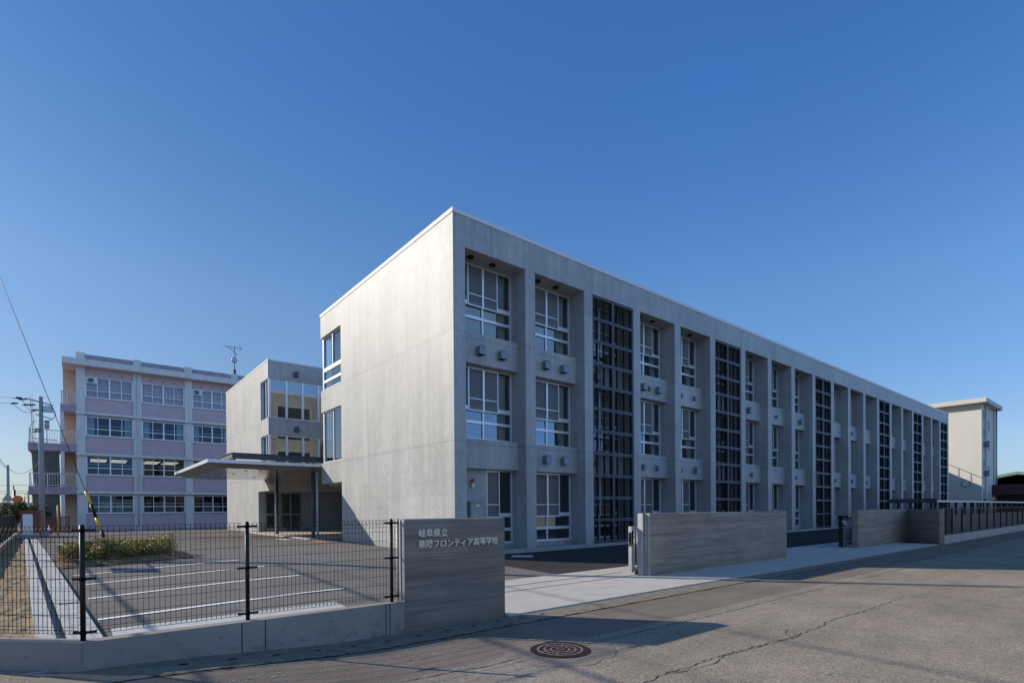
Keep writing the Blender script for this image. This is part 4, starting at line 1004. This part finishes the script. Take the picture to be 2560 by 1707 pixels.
g.face([(X0, -9, 5.1), (X1, -9, 5.1), (X1, -9, 5.6), (X0, -9, 5.6)])
g.build('roof', M['teal'], GY)
g = MB(); g.prism([(119, -8.4), (174, -8.4), (174, 10.4), (119, 10.4)], -.5, 5.2); g.build('wall', M['roomd'], GY)
# far hills
g = MB()
def hillrow(x0, y0, x1, y1, h, seed, n=60):
    r = random.Random(seed); ph = [r.uniform(0, 6.28) for _ in range(6)]
    prev = None
    for k in range(n+1):
        t = k/n; x, y = x0+(x1-x0)*t, y0+(y1-y0)*t
        z = h*(.5+.25*sin(4*t+ph[0])+.15*sin(9*t+ph[1])+.08*sin(21*t+ph[2]))*min(1, 6*t)*min(1, 6*(1-t))
        d = Vector((x, y)).normalized()*500
        cur = ((x, y, -2), (x, y, 0), (x+d.x, y+d.y, max(z, 0)), (x+2*d.x, y+2*d.y, 0))
        if prev:
            for j in range(3): g.face([prev[j], cur[j], cur[j+1], prev[j+1]], 0, True)
        prev = cur
hillrow(2300, -900, 2100, 500, 95, 3); hillrow(-900, 2400, 700, 2500, 30, 5)
struct(g.build('hills', M['hill']))

# ------------------------------------------------------------------ pink school building
PK = thing('pink_school_building', 'older four storey pink school block with pale pilasters and window bands', 'building', (-2, 40.5, 0))
Y0 = 40.54; X0 = -10.16; BP = 3.81; NBY = 5; X1 = X0+NBY*BP+.6
LV = [(1.51, 3.03), (4.70, 6.28), (7.94, 9.50), (11.08, 12.77)]
g = MB()
zc = [-.4]+[z for a in LV for z in a]+[13.5]
for i_ in range(0, len(zc), 2): g.box(X0, X1, Y0+.12, Y0+.45, zc[i_], zc[i_+1])
g.box(X0, X1, Y0+9, Y0+9.3, -.4, 13.5); g.box(X1-.3, X1, Y0+.45, Y0+9, -.4, 13.5); g.box(X0+.25, X0+.45, Y0+.45, Y0+9, -.4, 13.5); g.box(X0, X1, Y0+.45, Y0+9, 13.3, 13.5)
g.build('wall', M['pink'], PK)
for k in range(NBY+1): x = X0+k*BP; g = MB(); g.box(x, x+.58, Y0, Y0+.45, -.4, 13.5); g.build('pilaster', M['pilaster'], PK)
for z in (3.13, 6.26, 9.62): g = MB(); g.box(X0-.05, X1+.1, Y0-.22, Y0, z, z+.20); g.build('ledge', M['pilaster'], PK)
g = MB(); g.box(X0-.85, X1+.5, Y0-.75, Y0+10, 13.5, 14.0); g.build('eave', M['pilaster'], PK)
g = MB(); g.box(X0+.3, X1, Y0+.25, Y0+.45, 14.0, 14.62); g.build('parapet', M['pinkd'], PK)
for k in range(NBY+1): x = X0+k*BP; g = MB(); g.box(x, x+.6, Y0+.15, Y0+.5, 14.0, 14.72); g.build('parapet_post', M['pilaster'], PK)
g = MB()
for z in (1.0, 4.3, 7.5, 10.7): g.box(X0+.5, X1-.4, Y0+.46, Y0+6, z-.3, z-.2, 1)
g.box(X0+.5, X1-.4, Y0+5.5, Y0+5.6, 0, 13.2, 0)
for z in (3.2, 6.45, 9.7, 12.95): g.box(X0+.5, X1-.4, Y0+.46, Y0+5.5, z, z+.05, 2)
g.build('interior', [M['roomd'], M['roomd'], M['room']], PK)
g = MB()
for k in range(NBY):
    for yy_ in (1.0, 2.2, 3.4):
        for xx in (.9, 2.3): x = X0+k*BP+xx; g.box(x, x+1.1, Y0+yy_, Y0+yy_+.06, 6.02, 6.05)
g.build('ceiling_tube', M['tube'], PK)
for k in range(NBY):
    xa, xb = X0+k*BP+.58, X0+(k+1)*BP
    for fl, (z0, z1) in enumerate(LV):
        f = MB(); yf = Y0+.2; b = .055; tr = z0+(z1-z0)*.34; w = xb-xa
        f.box(xa, xb, yf-.04, yf+.04, z0, z0+b); f.box(xa, xb, yf-.04, yf+.04, z1-b, z1); f.box(xa, xb, yf-.04, yf+.04, tr, tr+b)
        for t, hw in ((0, .05), (.25, .022), (.5, .05), (.75, .022), (1, .05)):
            x = min(max(xa+w*t, xa+hw), xb-hw)
            for za, zb in ((z0+b, tr), (tr+b, z1-b)): f.box(x-hw, x+hw, yf-.035, yf+.035, za, zb)
        f.box(xa, xb, yf-.055, yf-.045, tr+.30, tr+.315); f.box(xa-.03, xb+.03, Y0+.0, yf-.04, z0-.05, z0)
        fo = f.build('window', M['white'], PK)
        p = MB(); p.face([(xa, yf, z0), (xb, yf, z0), (xb, yf, z1), (xa, yf, z1)]); p.build('pane', glass('pane_%d' % fl, (.80, .82, .82), 1.45) if (k == 0) else bpy.data.materials['pane_%d' % fl], fo)
        if fl == 3:
            c = MB(); curtain(c, xa+.05, xb-.05, yf+.25, z0-.1, z1, 14, .04, n=90); c.build('curtain', M['curtP'], fo)
            if k % 2 == 0:
                c = MB(); c.box(xa+.06, xa+w*.25-.03, yf-.06, yf-.02, z1-.52, z1-.06); o_ = c.build('blanking_panel', M['plate'], fo)
                c = MB(); c.box(xa+.22, xa+.55, yf-.2, yf-.06, z1-.4, z1-.12); c.build('vent_box', M['dark'], o_)
        elif fl == 2:
            c = MB(); curtain(c, xa+.03, xa+.6, yf+.25, z0-.1, z1, 4, .05); curtain(c, xb-.6, xb-.03, yf+.25, z0-.1, z1, 4, .05); c.build('curtain', M['curtT'], fo)
        elif fl == 0:
            c = MB(); c.box(xa+w*.3, xa+w*.3+.9, yf+1.2, yf+1.25, z0-.2, z0+1.0); c.box(xa+w*.62, xa+w*.62+.5, yf+1.8, yf+1.85, z0-.2, z0+.9); c.build('notice_board', M['room'], fo)
    for dx in (.8, 1.7, 2.6):
        pass
for k in range(NBY):
    for dx in (1.3, 2.2, 3.05): g = MB(); x = X0+k*BP+dx; g.tube([(x, Y0+.10, 13.05), (x, Y0+.125, 13.05)], .05, 10); g.build('vent_hole', M['hole'], PK)
for k in (1, 4):
    g = MB(); x = X0+k*BP+.30; g.tube([(x, Y0-.07, .3), (x, Y0-.07, 13.5)], .06, 10)
    for z in (2, 5.2, 8.4, 11.6): g.tube([(x, Y0-.07, z), (x, Y0-.07, z+.1)], .085, 10)
    g.build('downpipe', M['pilaster'], PK)
# outside stair at the left end
for z, xl in ((3.05, -13.1), (6.5, -13.1), (9.7, -11.15)): g = MB(); g.box(xl, X0-.01, Y0-.05, Y0+3.2, z, z+.62); g.build('stair_landing', M['pinkd'], PK)
g = MB(); g.box(-11.16, -10.92, Y0+.0, Y0+.3, -.4, 9.7); g.box(-11.0, -10.85, Y0+2.6, Y0+2.9, 9.7, 13.5)
g.build('stair_column', M['pilaster'], PK)
g = MB(); g.box(-11.0, X0+.2, Y0+2.2, Y0+2.4, -.4, 13.5); g.build('stair_wall', M['peach'], PK)
for z, xl in ((3.67, -13.05), (7.12, -13.05), (10.32, -11.1)):
    g = MB()
    for x in (xl, xl+(X0-xl)*.36, X0-.1):
        g.box(x, x+.07, Y0, Y0+.07, z, z+1.05)
    g.box(xl, X0-.03, Y0, Y0+.05, z+1.0, z+1.06); g.box(xl, X0-.03, Y0, Y0+.05, z+.08, z+.12)
    m = int((X0-xl)/.16)
    for k in range(m): g.cyl((xl+.1+k*.16, Y0+.025), .014, z+.1, z+1.0, 5)
    g.build('balustrade', M['pilaster'], PK)
for z0, z1 in ((0, 3.05), (3.67, 6.5)):
    g = MB(); n = 14
    for k in range(n): g.box(-12.9, -11.25, Y0+3.1-k*.2, Y0+3.3-k*.2, z0+(z1-z0)*k/n, z0+(z1-z0)*(k+1)/n)
    g.build('stair_flight', M['stairc'], PK)
g = MB()
for z0, z1 in ((0, 3.67), (3.67, 7.12), (7.12, 10.3)):
    g.face([(-12.95, Y0+3.3, z0), (-12.95, Y0+.5, z1-.2), (-12.95, Y0+.5, z1+.9), (-12.95, Y0+3.3, z0+1.2)]); g.face([(-12.85, Y0+.5, z1+.9), (-12.85, Y0+.5, z1-.2), (-12.85, Y0+3.3, z0), (-12.85, Y0+3.3, z0+1.2)])
g.build('stair_string', M['pilaster'], PK)
def resize(root, k, t):
    for c in root.children:
        resize(c, k, t)
        if c.type == 'MESH' and not c.data.get('fit'):
            for v in c.data.vertices: v.co = v.co*k+Vector(t)
            c.data['fit'] = 1
# aerial on its roof
AN = thing('roof_aerial', 'tall television aerial mast with a small round dish on the pink school roof', 'aerial', (1.6, 40.9, 14.7))
g = MB(); g.tube([(1.6, 40.75, 14.5), (1.6, 40.75, 17.35)], .035, 8); g.box(1.48, 1.72, 40.62, 40.75, 14.75, 15.1); g.build('mast', M['dark'], AN)
g = MB(); g.tube([(.65, 40.7, 17.2), (2.2, 40.7, 17.2)], .022, 6); g.tube([(1.0, 40.7, 17.18), (1.6, 40.7, 16.75)], .022, 6)
for k in range(9): g.tube([(.75+k*.13, 40.4, 17.2), (.75+k*.13, 41.0, 17.2)], .008, 4)
g.tube([(2.0, 40.7, 17.45), (2.22, 40.7, 17.2), (2.0, 40.7, 16.95)], .03, 6); g.tube([(1.6, 40.7, 16.68), (1.78, 40.7, 16.66), (1.72, 40.7, 16.4)], .03, 6); g.build('antenna', M['dark'], AN)
g = MB(); g.sphere((1.57, 40.55, 15.95), .3, 20, 6, 0, (.85, .35, 1)); g.build('dish', M['steel'], AN)
PKS, PKT = 1.25, (2.51, 3.866, -.4)
for rt in (PK, AN): resize(rt, PKS, PKT)

# ------------------------------------------------------------------ poles, wires, guy guard
UP = thing('utility_pole', 'grey utility pole with crossarms, insulators and boxes beside the brick gate pier', 'utility pole', (-11.95, 31.5, 0))
px, py = -11.95, 31.5
g = MB(); g.cyl((px, py), .165, 0, 9.25, 16, 0, .115); g.build('pole', M['polec'], UP)
g = MB(); g.box(px-.3, px+.35, py-.3, py+.3, -.1, .33); g.build('footing', M['kerbc'], UP)
g = MB(); g.tube([(px-.75, py-.1, 9.05), (px+.62, py-.1, 8.72)], .045, 6); g.tube([(px-.25, py-.12, 8.05), (px+.6, py-.12, 7.8)], .035, 6); g.tube([(px-.5, py-.12, 6.46), (px+.8, py-.12, 6.42)], .03, 6)
for z in (7.4, 5.6, 4.4, 3.1): g.tube([(px-.16, py, z), (px+.22, py, z)], .012, 5)
g.build('crossarm', M['steel'], UP)
g = MB(); g.box(px+.12, px+.6, py-.2, py+.2, 8.28, 8.66); g.cyl((px+.3, py-.1), .13, 7.15, 7.7, 12); g.build('switch_box', M['steel'], UP)
g = MB()
for x, z in ((px-1.1, 9.0), (px-.9, 8.93), (px-.72, 8.6), (px-.45, 8.62), (px-1.3, 8.62), (px-.3, 8.3), (px-.2, 7.05), (px-.22, 6.9)):
    g = MB(); g.tube([(x-.18, py-.1, z), (x+.2, py-.1, z+.05)], .05, 8)
    g.tube([(x-.05, py-.1, z-.04), (x-.05, py-.1, z+.07)], .075, 8)
    g.build('insulator', M['dark'], UP)
g = MB()
def sag(a, b, s, n=14): a = Vector(a); b = Vector(b); return [a+(b-a)*k/n-Vector((0, 0, s*4*(k/n)*(1-k/n))) for k in range(n+1)]
for a, b, s in (((px-.9, py, 8.95), (px-.2, py, 8.4), .35), ((px-1.3, py, 8.62), (px-.25, py, 8.3), .3), ((px+.45, py, 8.5), (px+.75, py, 8.1), -.3), ((px+.75, py, 8.1), (px+.2, py, 7.6), .1), ((px-.2, py, 7.6), (px-.55, py, 7.2), -.15), ((px-.55, py, 7.2), (px-.1, py, 5.6), .35)): g.tube(sag(a, b, s), .016, 5)
g.build('jumper_cable', M['cable'], UP)
# distant pole with a road sign on it
DP = thing('utility_pole', 'distant bare concrete pole carrying the back of a triangular road sign', 'utility pole', (-15.12, 52, 0))
g = MB(); g.cyl((-15.12, 52), .13, -.5, 6.0, 12, 0, .10); g.build('pole', M['polec'], DP)
g = MB(); g.prism([(-.42, 0), (.42, 0), (.10, .66), (-.10, .66)], 0, .03)
g.v = [(-15.12+x, 51.7-z, 2.66+y) for x, y, z in g.v]; g.build('sign_plate', M['box'], DP)
SP = thing('utility_pole', 'slim far utility pole rising over the trees just left of the big grey pole', 'utility pole', (-15.0, 75, 0))
g = MB(); g.cyl((-15.0, 75), .12, -.5, 4.36, 10, 0, .09); g.build('pole', M['polec'], SP)
g = MB(); g.tube([(-15.35, 75, 3.9), (-14.65, 75, 3.9)], .05, 5); g.build('crossarm', M['steel'], SP)
g = MB(); g.cyl((-15.94, 70), .14, -.5, 4.3, 10, 0, .13); g.cyl((-16.0, 70), .06, 4.3, 4.85, 8); tag(g.build('chimney_stack', M['dark']), 'short dark far stack just behind the orange mirror', 'chimney')
# traffic mirror seen from behind
TM = thing('traffic_mirror', 'orange dome back of a traffic mirror above the shrubs at the left edge', 'mirror', (-14.2, 48, 0))
g = MB(); g.sphere((-14.22, 48, 2.80), .36, 20, 8, 0, (1, .45, .85)); g.build('mirror_back', M['orange'], TM)
g = MB(); g.cyl((-13.78, 48.2), .045, -.3, 3.05, 10); g.tube([(-13.78, 48.2, 2.7), (-14.1, 48.05, 2.7)], .03, 6); g.build('pole', M['orange'], TM)
# tall pole just past the left edge whose shadow crosses the car park, its cables and guy
TP = thing('utility_pole', 'tall concrete pole in the side lane past the left edge, carrying overhead cables', 'utility pole', (-12.95, 10.95, 0))
g = MB(); g.cyl((-12.95, 10.95), .19, -.3, 14.2, 14, 0, .13); g.build('pole', M['polec'], TP)
g = MB(); g.obox((-12.95, 8.3, 3.1), (.02, 0, 0), (0, .7, 0), .4); g.tube([(-12.95, 8.3, 3.45), (-12.95, 10.95, 3.45)], .03, 6); g.build('notice_board', M['plate'], TP)
for nm, x, h0, r in (('overhead_cable', -13.2, 8.1, .035), ('overhead_cable', -13.0, 5.75, .05), ('overhead_cable', -13.05, 6.4, .014), ('overhead_cable', -13.4, 2.9, .05)):
    if h0 < 3:
        g = MB(); g.tube([(-15.6, 14, 4.2), (-12.14, -45, 4.2)], r*.65, 6); g.build('overhead_cable', M['cable'], TP); continue
    g = MB(); g.tube(sag((x, 10.95, h0), (x-.2, -45, h0), .55, 24), r*.65, 6)
    g.build('overhead_cable', M['cable'], TP)
GW = thing('guy_wire', 'thin steel guy wire slanting from the hedge up past the left edge', 'wire', (-9.42, 8.6, 0))
A, B = Vector((-9.15, 8.2, 0)), Vector((-12.95, 10.95, 12.6))
g = MB(); g.tube([A, B], .010, 6); g.build('wire', M['cable'], GW)
d = (B-A).normalized()
GG = thing('guy_guard', 'yellow and black striped tubular guard sloping up from the hedge', 'guy guard', (-9.42, 8.9, 0))
for k in range(5):
    g = MB(); a0 = .0+k*.50; g.tube([A+d*a0, A+d*(a0+.5)], .05, 12); g.build('yellow_band' if k % 2 == 0 else 'black_band', M['yellow'] if k % 2 == 0 else M['black'], GG)
# thin overhead wires far left, between distant poles
OW = thing('overhead_wires', 'several thin sagging wires crossing the low sky at the left edge', 'wires', (-25, 40, 6))
for a, b, sg, r_ in (((-40, 31.4, 9.6), (px-1.1, py, 9.0), .3, .012), ((-40, 31.4, 9.1), (px-1.3, py, 8.62), .3, .012), ((-15.12, 51.8, 5.8), (px, py, 5.1), .75, .02), ((-15.12, 51.8, 5.75), (-15.5, 44, 7.2), .25, .022), ((-15.12, 51.8, 5.6), (-15.5, 44, 6.8), .25, .016),
        ((px, py, 5.1), (-10.3, 47, 5.4), .3, .014), ((-60, 90, 6), (-5, 90, 6), .6, .03), ((-60, 90, 5), (-5, 90, 5.2), .6, .03), ((-60, 85, 4.2), (-5, 88, 5.0), .7, .03), ((-60, 85, 3.6), (-5, 88, 4.2), .6, .03)):
    g = MB(); g.tube(sag(a, b, sg), r_, 4); g.build('wire', M['cable'], OW)

# ------------------------------------------------------------------ gate piers, red gate, post, cone
GPi = thing('gate_pier', 'red brick gate pier faced with a blank white plate', 'gate pier', (-12.5, 30.9, 0))
g = MB(); g.box(-12.95, -12.02, 30.6, 31.2, -.2, 1.66); g.box(-13.0, -11.97, 30.55, 31.25, 1.66, 1.74); g.build('brickwork', M['brick'], GPi)
g = MB(); g.box(-12.84, -12.36, 30.52, 30.598, 0, 1.5); g.build('plate', M['plate'], GPi)
g = MB(); g.box(-13.3, -12.96, 28.9, 29.15, -.3, .30); g.box(-13.4, -12.0, 29.15, 29.4, -.3, .30); tag(g.build('kerb_wall', M['kerbc']), 'short low concrete wall closing the soil strip before the brick pier', 'wall')
RG = thing('picket_gate', 'dark red metal picket gate standing in front of the pink school', 'gate', (-11.3, 37, 0))
ga, gb = Vector((-12.1, 37.5)), Vector((-10.62, 36.1)); gd = gb-ga; gl = gd.length; gd.normalize()
g = MB(); gn = Vector((-gd.y, gd.x))
def gbar(t0, t1, z0, z1, w=.04): 
    c = ga+gd*((t0+t1)/2); g.obox((c.x, c.y, (z0+z1)/2), (gd.x*(t1-t0)/2, gd.y*(t1-t0)/2, 0), (gn.x*w/2, gn.y*w/2, 0), (z1-z0)/2)
gbar(0, .07, .05, 1.32, .07); gbar(gl-.07, gl, .05, 1.32, .07); gbar(.07, gl-.07, 1.22, 1.29); gbar(.07, gl-.07, .12, .2); gbar(.07, gl-.07, .42, .47)
g.build('frame', M['redm'], RG)
g = MB()
for k in range(13): gbar(.12+k*.14, .16+k*.14, .2, 1.22, .03)
g.build('pickets', M['redm'], RG)
g = MB(); g.cyl((-11.12, 30.0), .045, -.1, 2.03, 12); g.sphere((-11.12, 30.0, 2.03), .045, 12, 4, 0, (1, 1, .6), 0, pi/2); g.cyl((-11.12, 30.0), .09, -.02, .03, 12)
tag(g.build('bollard_post', M['orangep']), 'slim orange post standing in front of the red picket gate', 'post')
CN = thing('traffic_cone', 'red traffic cone with a pale band in front of the red picket gate', 'traffic cone', (-11.75, 36.2, 0))
g = MB(); g.box(-11.95, -11.55, 36.0, 36.4, 0.0, .04); g.cyl((-11.75, 36.2), .15, .04, .68, 16, 0, .03); g.build('body', M['red'], CN)
g = MB(); g.cyl((-11.75, 36.2), .115, .28, .46, 16, 0, .082); g.build('band', M['plate'], CN)

# ------------------------------------------------------------------ plants
def leaves(mb, n, sampler, s0, s1, up=.4):
    for _ in range(n):
        p, out = sampler(); d = (Vector((rnd.gauss(0, 1), rnd.gauss(0, 1), rnd.gauss(0, 1)))+out*1.2+Vector((0, 0, up))).normalized()
        a = d.orthogonal().normalized(); a.rotate(Matrix.Rotation(rnd.uniform(0, 6.28), 3, d)); b = d.cross(a); s = rnd.uniform(s0, s1)
        mb.face([p-a*s, p-b*s*.45-d*s*.1, p+a*s, p+b*s*.45-d*s*.1])
HD = thing('hedge', 'low mixed green and bronze clipped hedge in the car park island', 'hedge', (-8.9, 7.3, 0))
hx0, hx1, hy0, hy1 = -10.6, -7.4, 5.75, 8.5
blobs = []
for k in range(110): blobs.append((Vector((rnd.uniform(hx0+.15, hx1-.15), rnd.uniform(hy0+.15, hy1-.15), rnd.uniform(.2, .52))), rnd.uniform(.15, .30)))
def hs():
    c, r = rnd.choice(blobs); d = Vector((rnd.gauss(0, 1), rnd.gauss(0, 1), rnd.gauss(0, 1)+.25)).normalized(); q = c+d*r*rnd.uniform(.6, 1.06); q.z = max(.08, q.z); return q, d
g = MB(); leaves(g, 14000, hs, .03, .062); g.build('foliage', M['leafH'], HD)
for k in range(45):
    g = MB(); x, y = rnd.uniform(hx0+.1, hx1-.1), rnd.uniform(hy0+.05, hy1); b = Vector((x, y, -.02)); g.tube([b, b+Vector((rnd.uniform(-.1, .1), rnd.uniform(-.1, .1), .3)), b+Vector((rnd.uniform(-.2, .2), rnd.uniform(-.2, .2), .62))], .012, 4, 0, False); g.build('stem', M['trunk'], HD)
g = MB(); rows = []
poly = [(-10.6, 5.2), (-7.0, 5.5), (-6.85, 9.0), (-10.75, 8.9)]
n = 14
for j in range(n):
    for k in range(n):
        pts = []
        for a, b in ((k, j), (k+1, j), (k+1, j+1), (k, j+1)):
            u, v = a/n, b/n; p = (Vector(poly[0])*(1-u)+Vector(poly[1])*u)*(1-v)+(Vector(poly[3])*(1-u)+Vector(poly[2])*u)*v
            e = min(u, 1-u, v, 1-v); pts.append((p.x, p.y, zyard(p.x, p.y)+.02+min(e*1.2, .12)+.02*sin(9*p.x)*sin(11*p.y)))
        g.face(pts, 0, True)
struct(g.build('planting_bed', plain('dark_bed_soil', (.17, .115, .07), .95, 0, .1, .4, 14)))
def tree(x, y, h, r, n, mat, label, seed, trunk=.16):
    T = thing('garden_tree', label, 'tree', (x, y, 0)); r_ = random.Random(seed)
    cl_ = [(Vector((x+r_.gauss(0, .45)*r, y+r_.gauss(0, .45)*r, h*r_.uniform(.38, .92))), r*r_.uniform(.28, .5)) for _ in range(22)]
    def sm():
        c, q = rnd.choice(cl_); d = Vector((rnd.gauss(0, 1), rnd.gauss(0, 1), rnd.gauss(0, 1)+.2)).normalized(); return c+d*q*rnd.uniform(.55, 1.05), d
    g = MB(); leaves(g, n, sm, .06, .12); g.build('crown', mat, T)
    g = MB(); g.tube([(x, y, -.3), (x+.05, y, h*.3), (x, y+.05, h*.6)], trunk, 8, 0, True, trunk*.5)
    for c, q in cl_[:10]: g.tube([(x, y, h*.3), ((x+c.x)/2, (y+c.y)/2, h*.42), c], trunk*.35, 5, 0, False, .02)
    g.build('trunk', M['trunk'], T); return T
tree(-14.15, 44, 2.45, .95, 3600, M['leafT'], 'broad shrubby tree with yellowing leaves left of the brick pier', 11)
tree(-15.0, 41, 1.9, .7, 2000, M['leafT'], 'smaller yellow green shrub at the far left edge behind the lane fence', 12)
tree(-12.95, 52, 2.55, .8, 2000, M['leafD'], 'dark evergreen shrub just behind the utility pole', 13)
# low houses beyond the lane
for x, y, w, d_, h, lab in ((-34, 95, 12, 8, 3.4, 'low pale house far beyond the trees on the left'), (-18, 100, 10, 8, 3.2, 'low grey roofed shed far behind the utility pole')):
    Hh = thing('far_house', lab, 'house', (x, y, 0))
    g = MB(); g.box(x-w/2, x+w/2, y-d_/2, y+d_/2, -.5, h*.65); g.build('wall', M['cream'], Hh)
    g = MB(); a = [(x-w/2-.4, y-d_/2-.4, h*.65), (x+w/2+.4, y-d_/2-.4, h*.65), (x+w/2+.4, y+d_/2+.4, h*.65), (x-w/2-.4, y+d_/2+.4, h*.65)]; b0, b1 = (x-w/2-.4, y, h), (x+w/2+.4, y, h)
    g.face([a[0], a[1], b1, b0]); g.face([a[2], a[3], b0, b1]); g.face([a[1], a[2], b1]); g.face([a[3], a[0], b0]); g.build('roof', M['dark'], Hh)

# ------------------------------------------------------------------ manhole, yard cover
MH = thing('manhole_cover', 'round rusty iron manhole cover with concentric worn rings in the road', 'manhole cover', (cx, cy, -.16))
g = MB(); g.ring((cx, cy), .30, .375, -.158, 48, mi=0); g.build('outer_ring', M['rust'], MH)
g = MB(); g.ring((cx, cy), 0.001, .30, -.160, 48, mi=0); lid = g.build('lid', M['rust'], MH)
g = MB()
for r0, r1 in ((.262, .29), (.185, .208), (.105, .125)): g.ring((cx, cy), r0, r1, -.153, 48)
for k in range(14):
    t = 2*pi*k/14+.2; c_, s_ = cos(t), sin(t); w = .006
    for a, b in ((.208, .262), (.125, .185)):
        if (k*7+int(a*100)) % 5 == 0: continue
        g.face([(cx+c_*a-s_*w, cy+s_*a+c_*w, -.153), (cx+c_*a+s_*w, cy+s_*a-c_*w, -.153), (cx+c_*b+s_*w, cy+s_*b-c_*w, -.153), (cx+c_*b-s_*w, cy+s_*b+c_*w, -.153)])
for k in range(5):
    t = k*1.3; c_, s_ = cos(t)*.045, sin(t)*.045; g.face([(cx+c_-.03, cy+s_-.008, -.153), (cx+c_+.03, cy+s_-.008, -.153), (cx+c_+.03, cy+s_+.008, -.153), (cx+c_-.03, cy+s_+.008, -.153)])
g.build('raised_pattern', M['worn'], lid)
g = MB(); z = zyard(2.2, -1.1)+.02
g.face([(1.62, -1.05, zyard(1.62, -1.05)+.015), (2.25, -1.45, zyard(2.25, -1.45)+.015), (2.75, -.95, zyard(2.75, -.95)+.015), (2.1, -.55, zyard(2.1, -.55)+.015)])
tag(g.build('inspection_cover', M['slab']), 'square pale inspection cover set in the dark asphalt by the second pier', 'cover')

# ------------------------------------------------------------------ houses across the road (seen mirrored in the panes)
for n_, (x, y, w, d_, h, wc, lab) in enumerate(((6, -30, 11, 9, 5.6, 'cream', 'cream two storey house across the road mirrored in the lower panes'), (21, -31, 10, 9, 5.8, 'pilaster', 'pale grey two storey house across the road beyond the cream one'),
        (36, -30, 12, 9, 5.4, 'creamd', 'beige two storey house across the road facing the middle bays'), (53, -31, 13, 9, 6, 'pilaster', 'white walled house across the road facing the far bays'), (74, -30, 14, 9, 5.6, 'cream', 'cream house across the road near the far fence'), (98, -31, 16, 9, 6, 'creamd', 'large beige house across the road opposite the maroon pavilion'))):
    Q = thing('house', lab, 'house', (x, y, -.2), 'houses across the road')
    g = MB(); g.box(x-w/2, x+w/2, y-d_/2, y+d_/2, -.5, h); g.build('wall', M[wc], Q)
    g = MB(); e = .6; zt = h+1.9
    A4 = [(x-w/2-e, y-d_/2-e, h), (x+w/2+e, y-d_/2-e, h), (x+w/2+e, y+d_/2+e, h), (x-w/2-e, y+d_/2+e, h)]; r0, r1 = (x-w/4, y, zt), (x+w/4, y, zt)
    g.face([A4[0], A4[1], r1, r0]); g.face([A4[2], A4[3], r0, r1]); g.face([A4[1], A4[2], r1]); g.face([A4[3], A4[0], r0]); g.face(A4[::-1]); g.build('roof', M['dark'], Q)
    for zz in (.9, 3.4):
        for t in (-.3, .05, .33):
            g = MB(); g.box(x+t*w-.85, x+t*w+.85, y+d_/2, y+d_/2+.05, zz, zz+1.25); wn_ = g.build('window', M['white'], Q)
            g = MB(); g.box(x+t*w-.78, x+t*w+.78, y+d_/2+.05, y+d_/2+.06, zz+.07, zz+1.18); g.build('pane', M['hole'], wn_)
    if n_ < 3:
        g = MB(); g.box(x-w/2-2, x+w/2+2, -22.2, -22.0, -.4, 1.1); tag(g.build('garden_wall', M['kerbc']), ['plain block garden wall before the cream house across the road', 'plain block garden wall before the pale grey house across the road', 'plain block garden wall before the beige house across the road'][n_], 'wall')
for grp, names in (('board marked boundary walls', ('sign_wall', 'boundary_wall')), ('utility poles', ('utility_pole',)), ('sliding gates', ('sliding_gate',)), ('shrubby trees by the lane', ('garden_tree',)), ('mesh fences', ('mesh_fence',)), ('fence base walls', ('fence_wall',))):
    for o in bpy.data.objects:
        if o.parent is None and o.name.split('.')[0] in names: o['group'] = grp
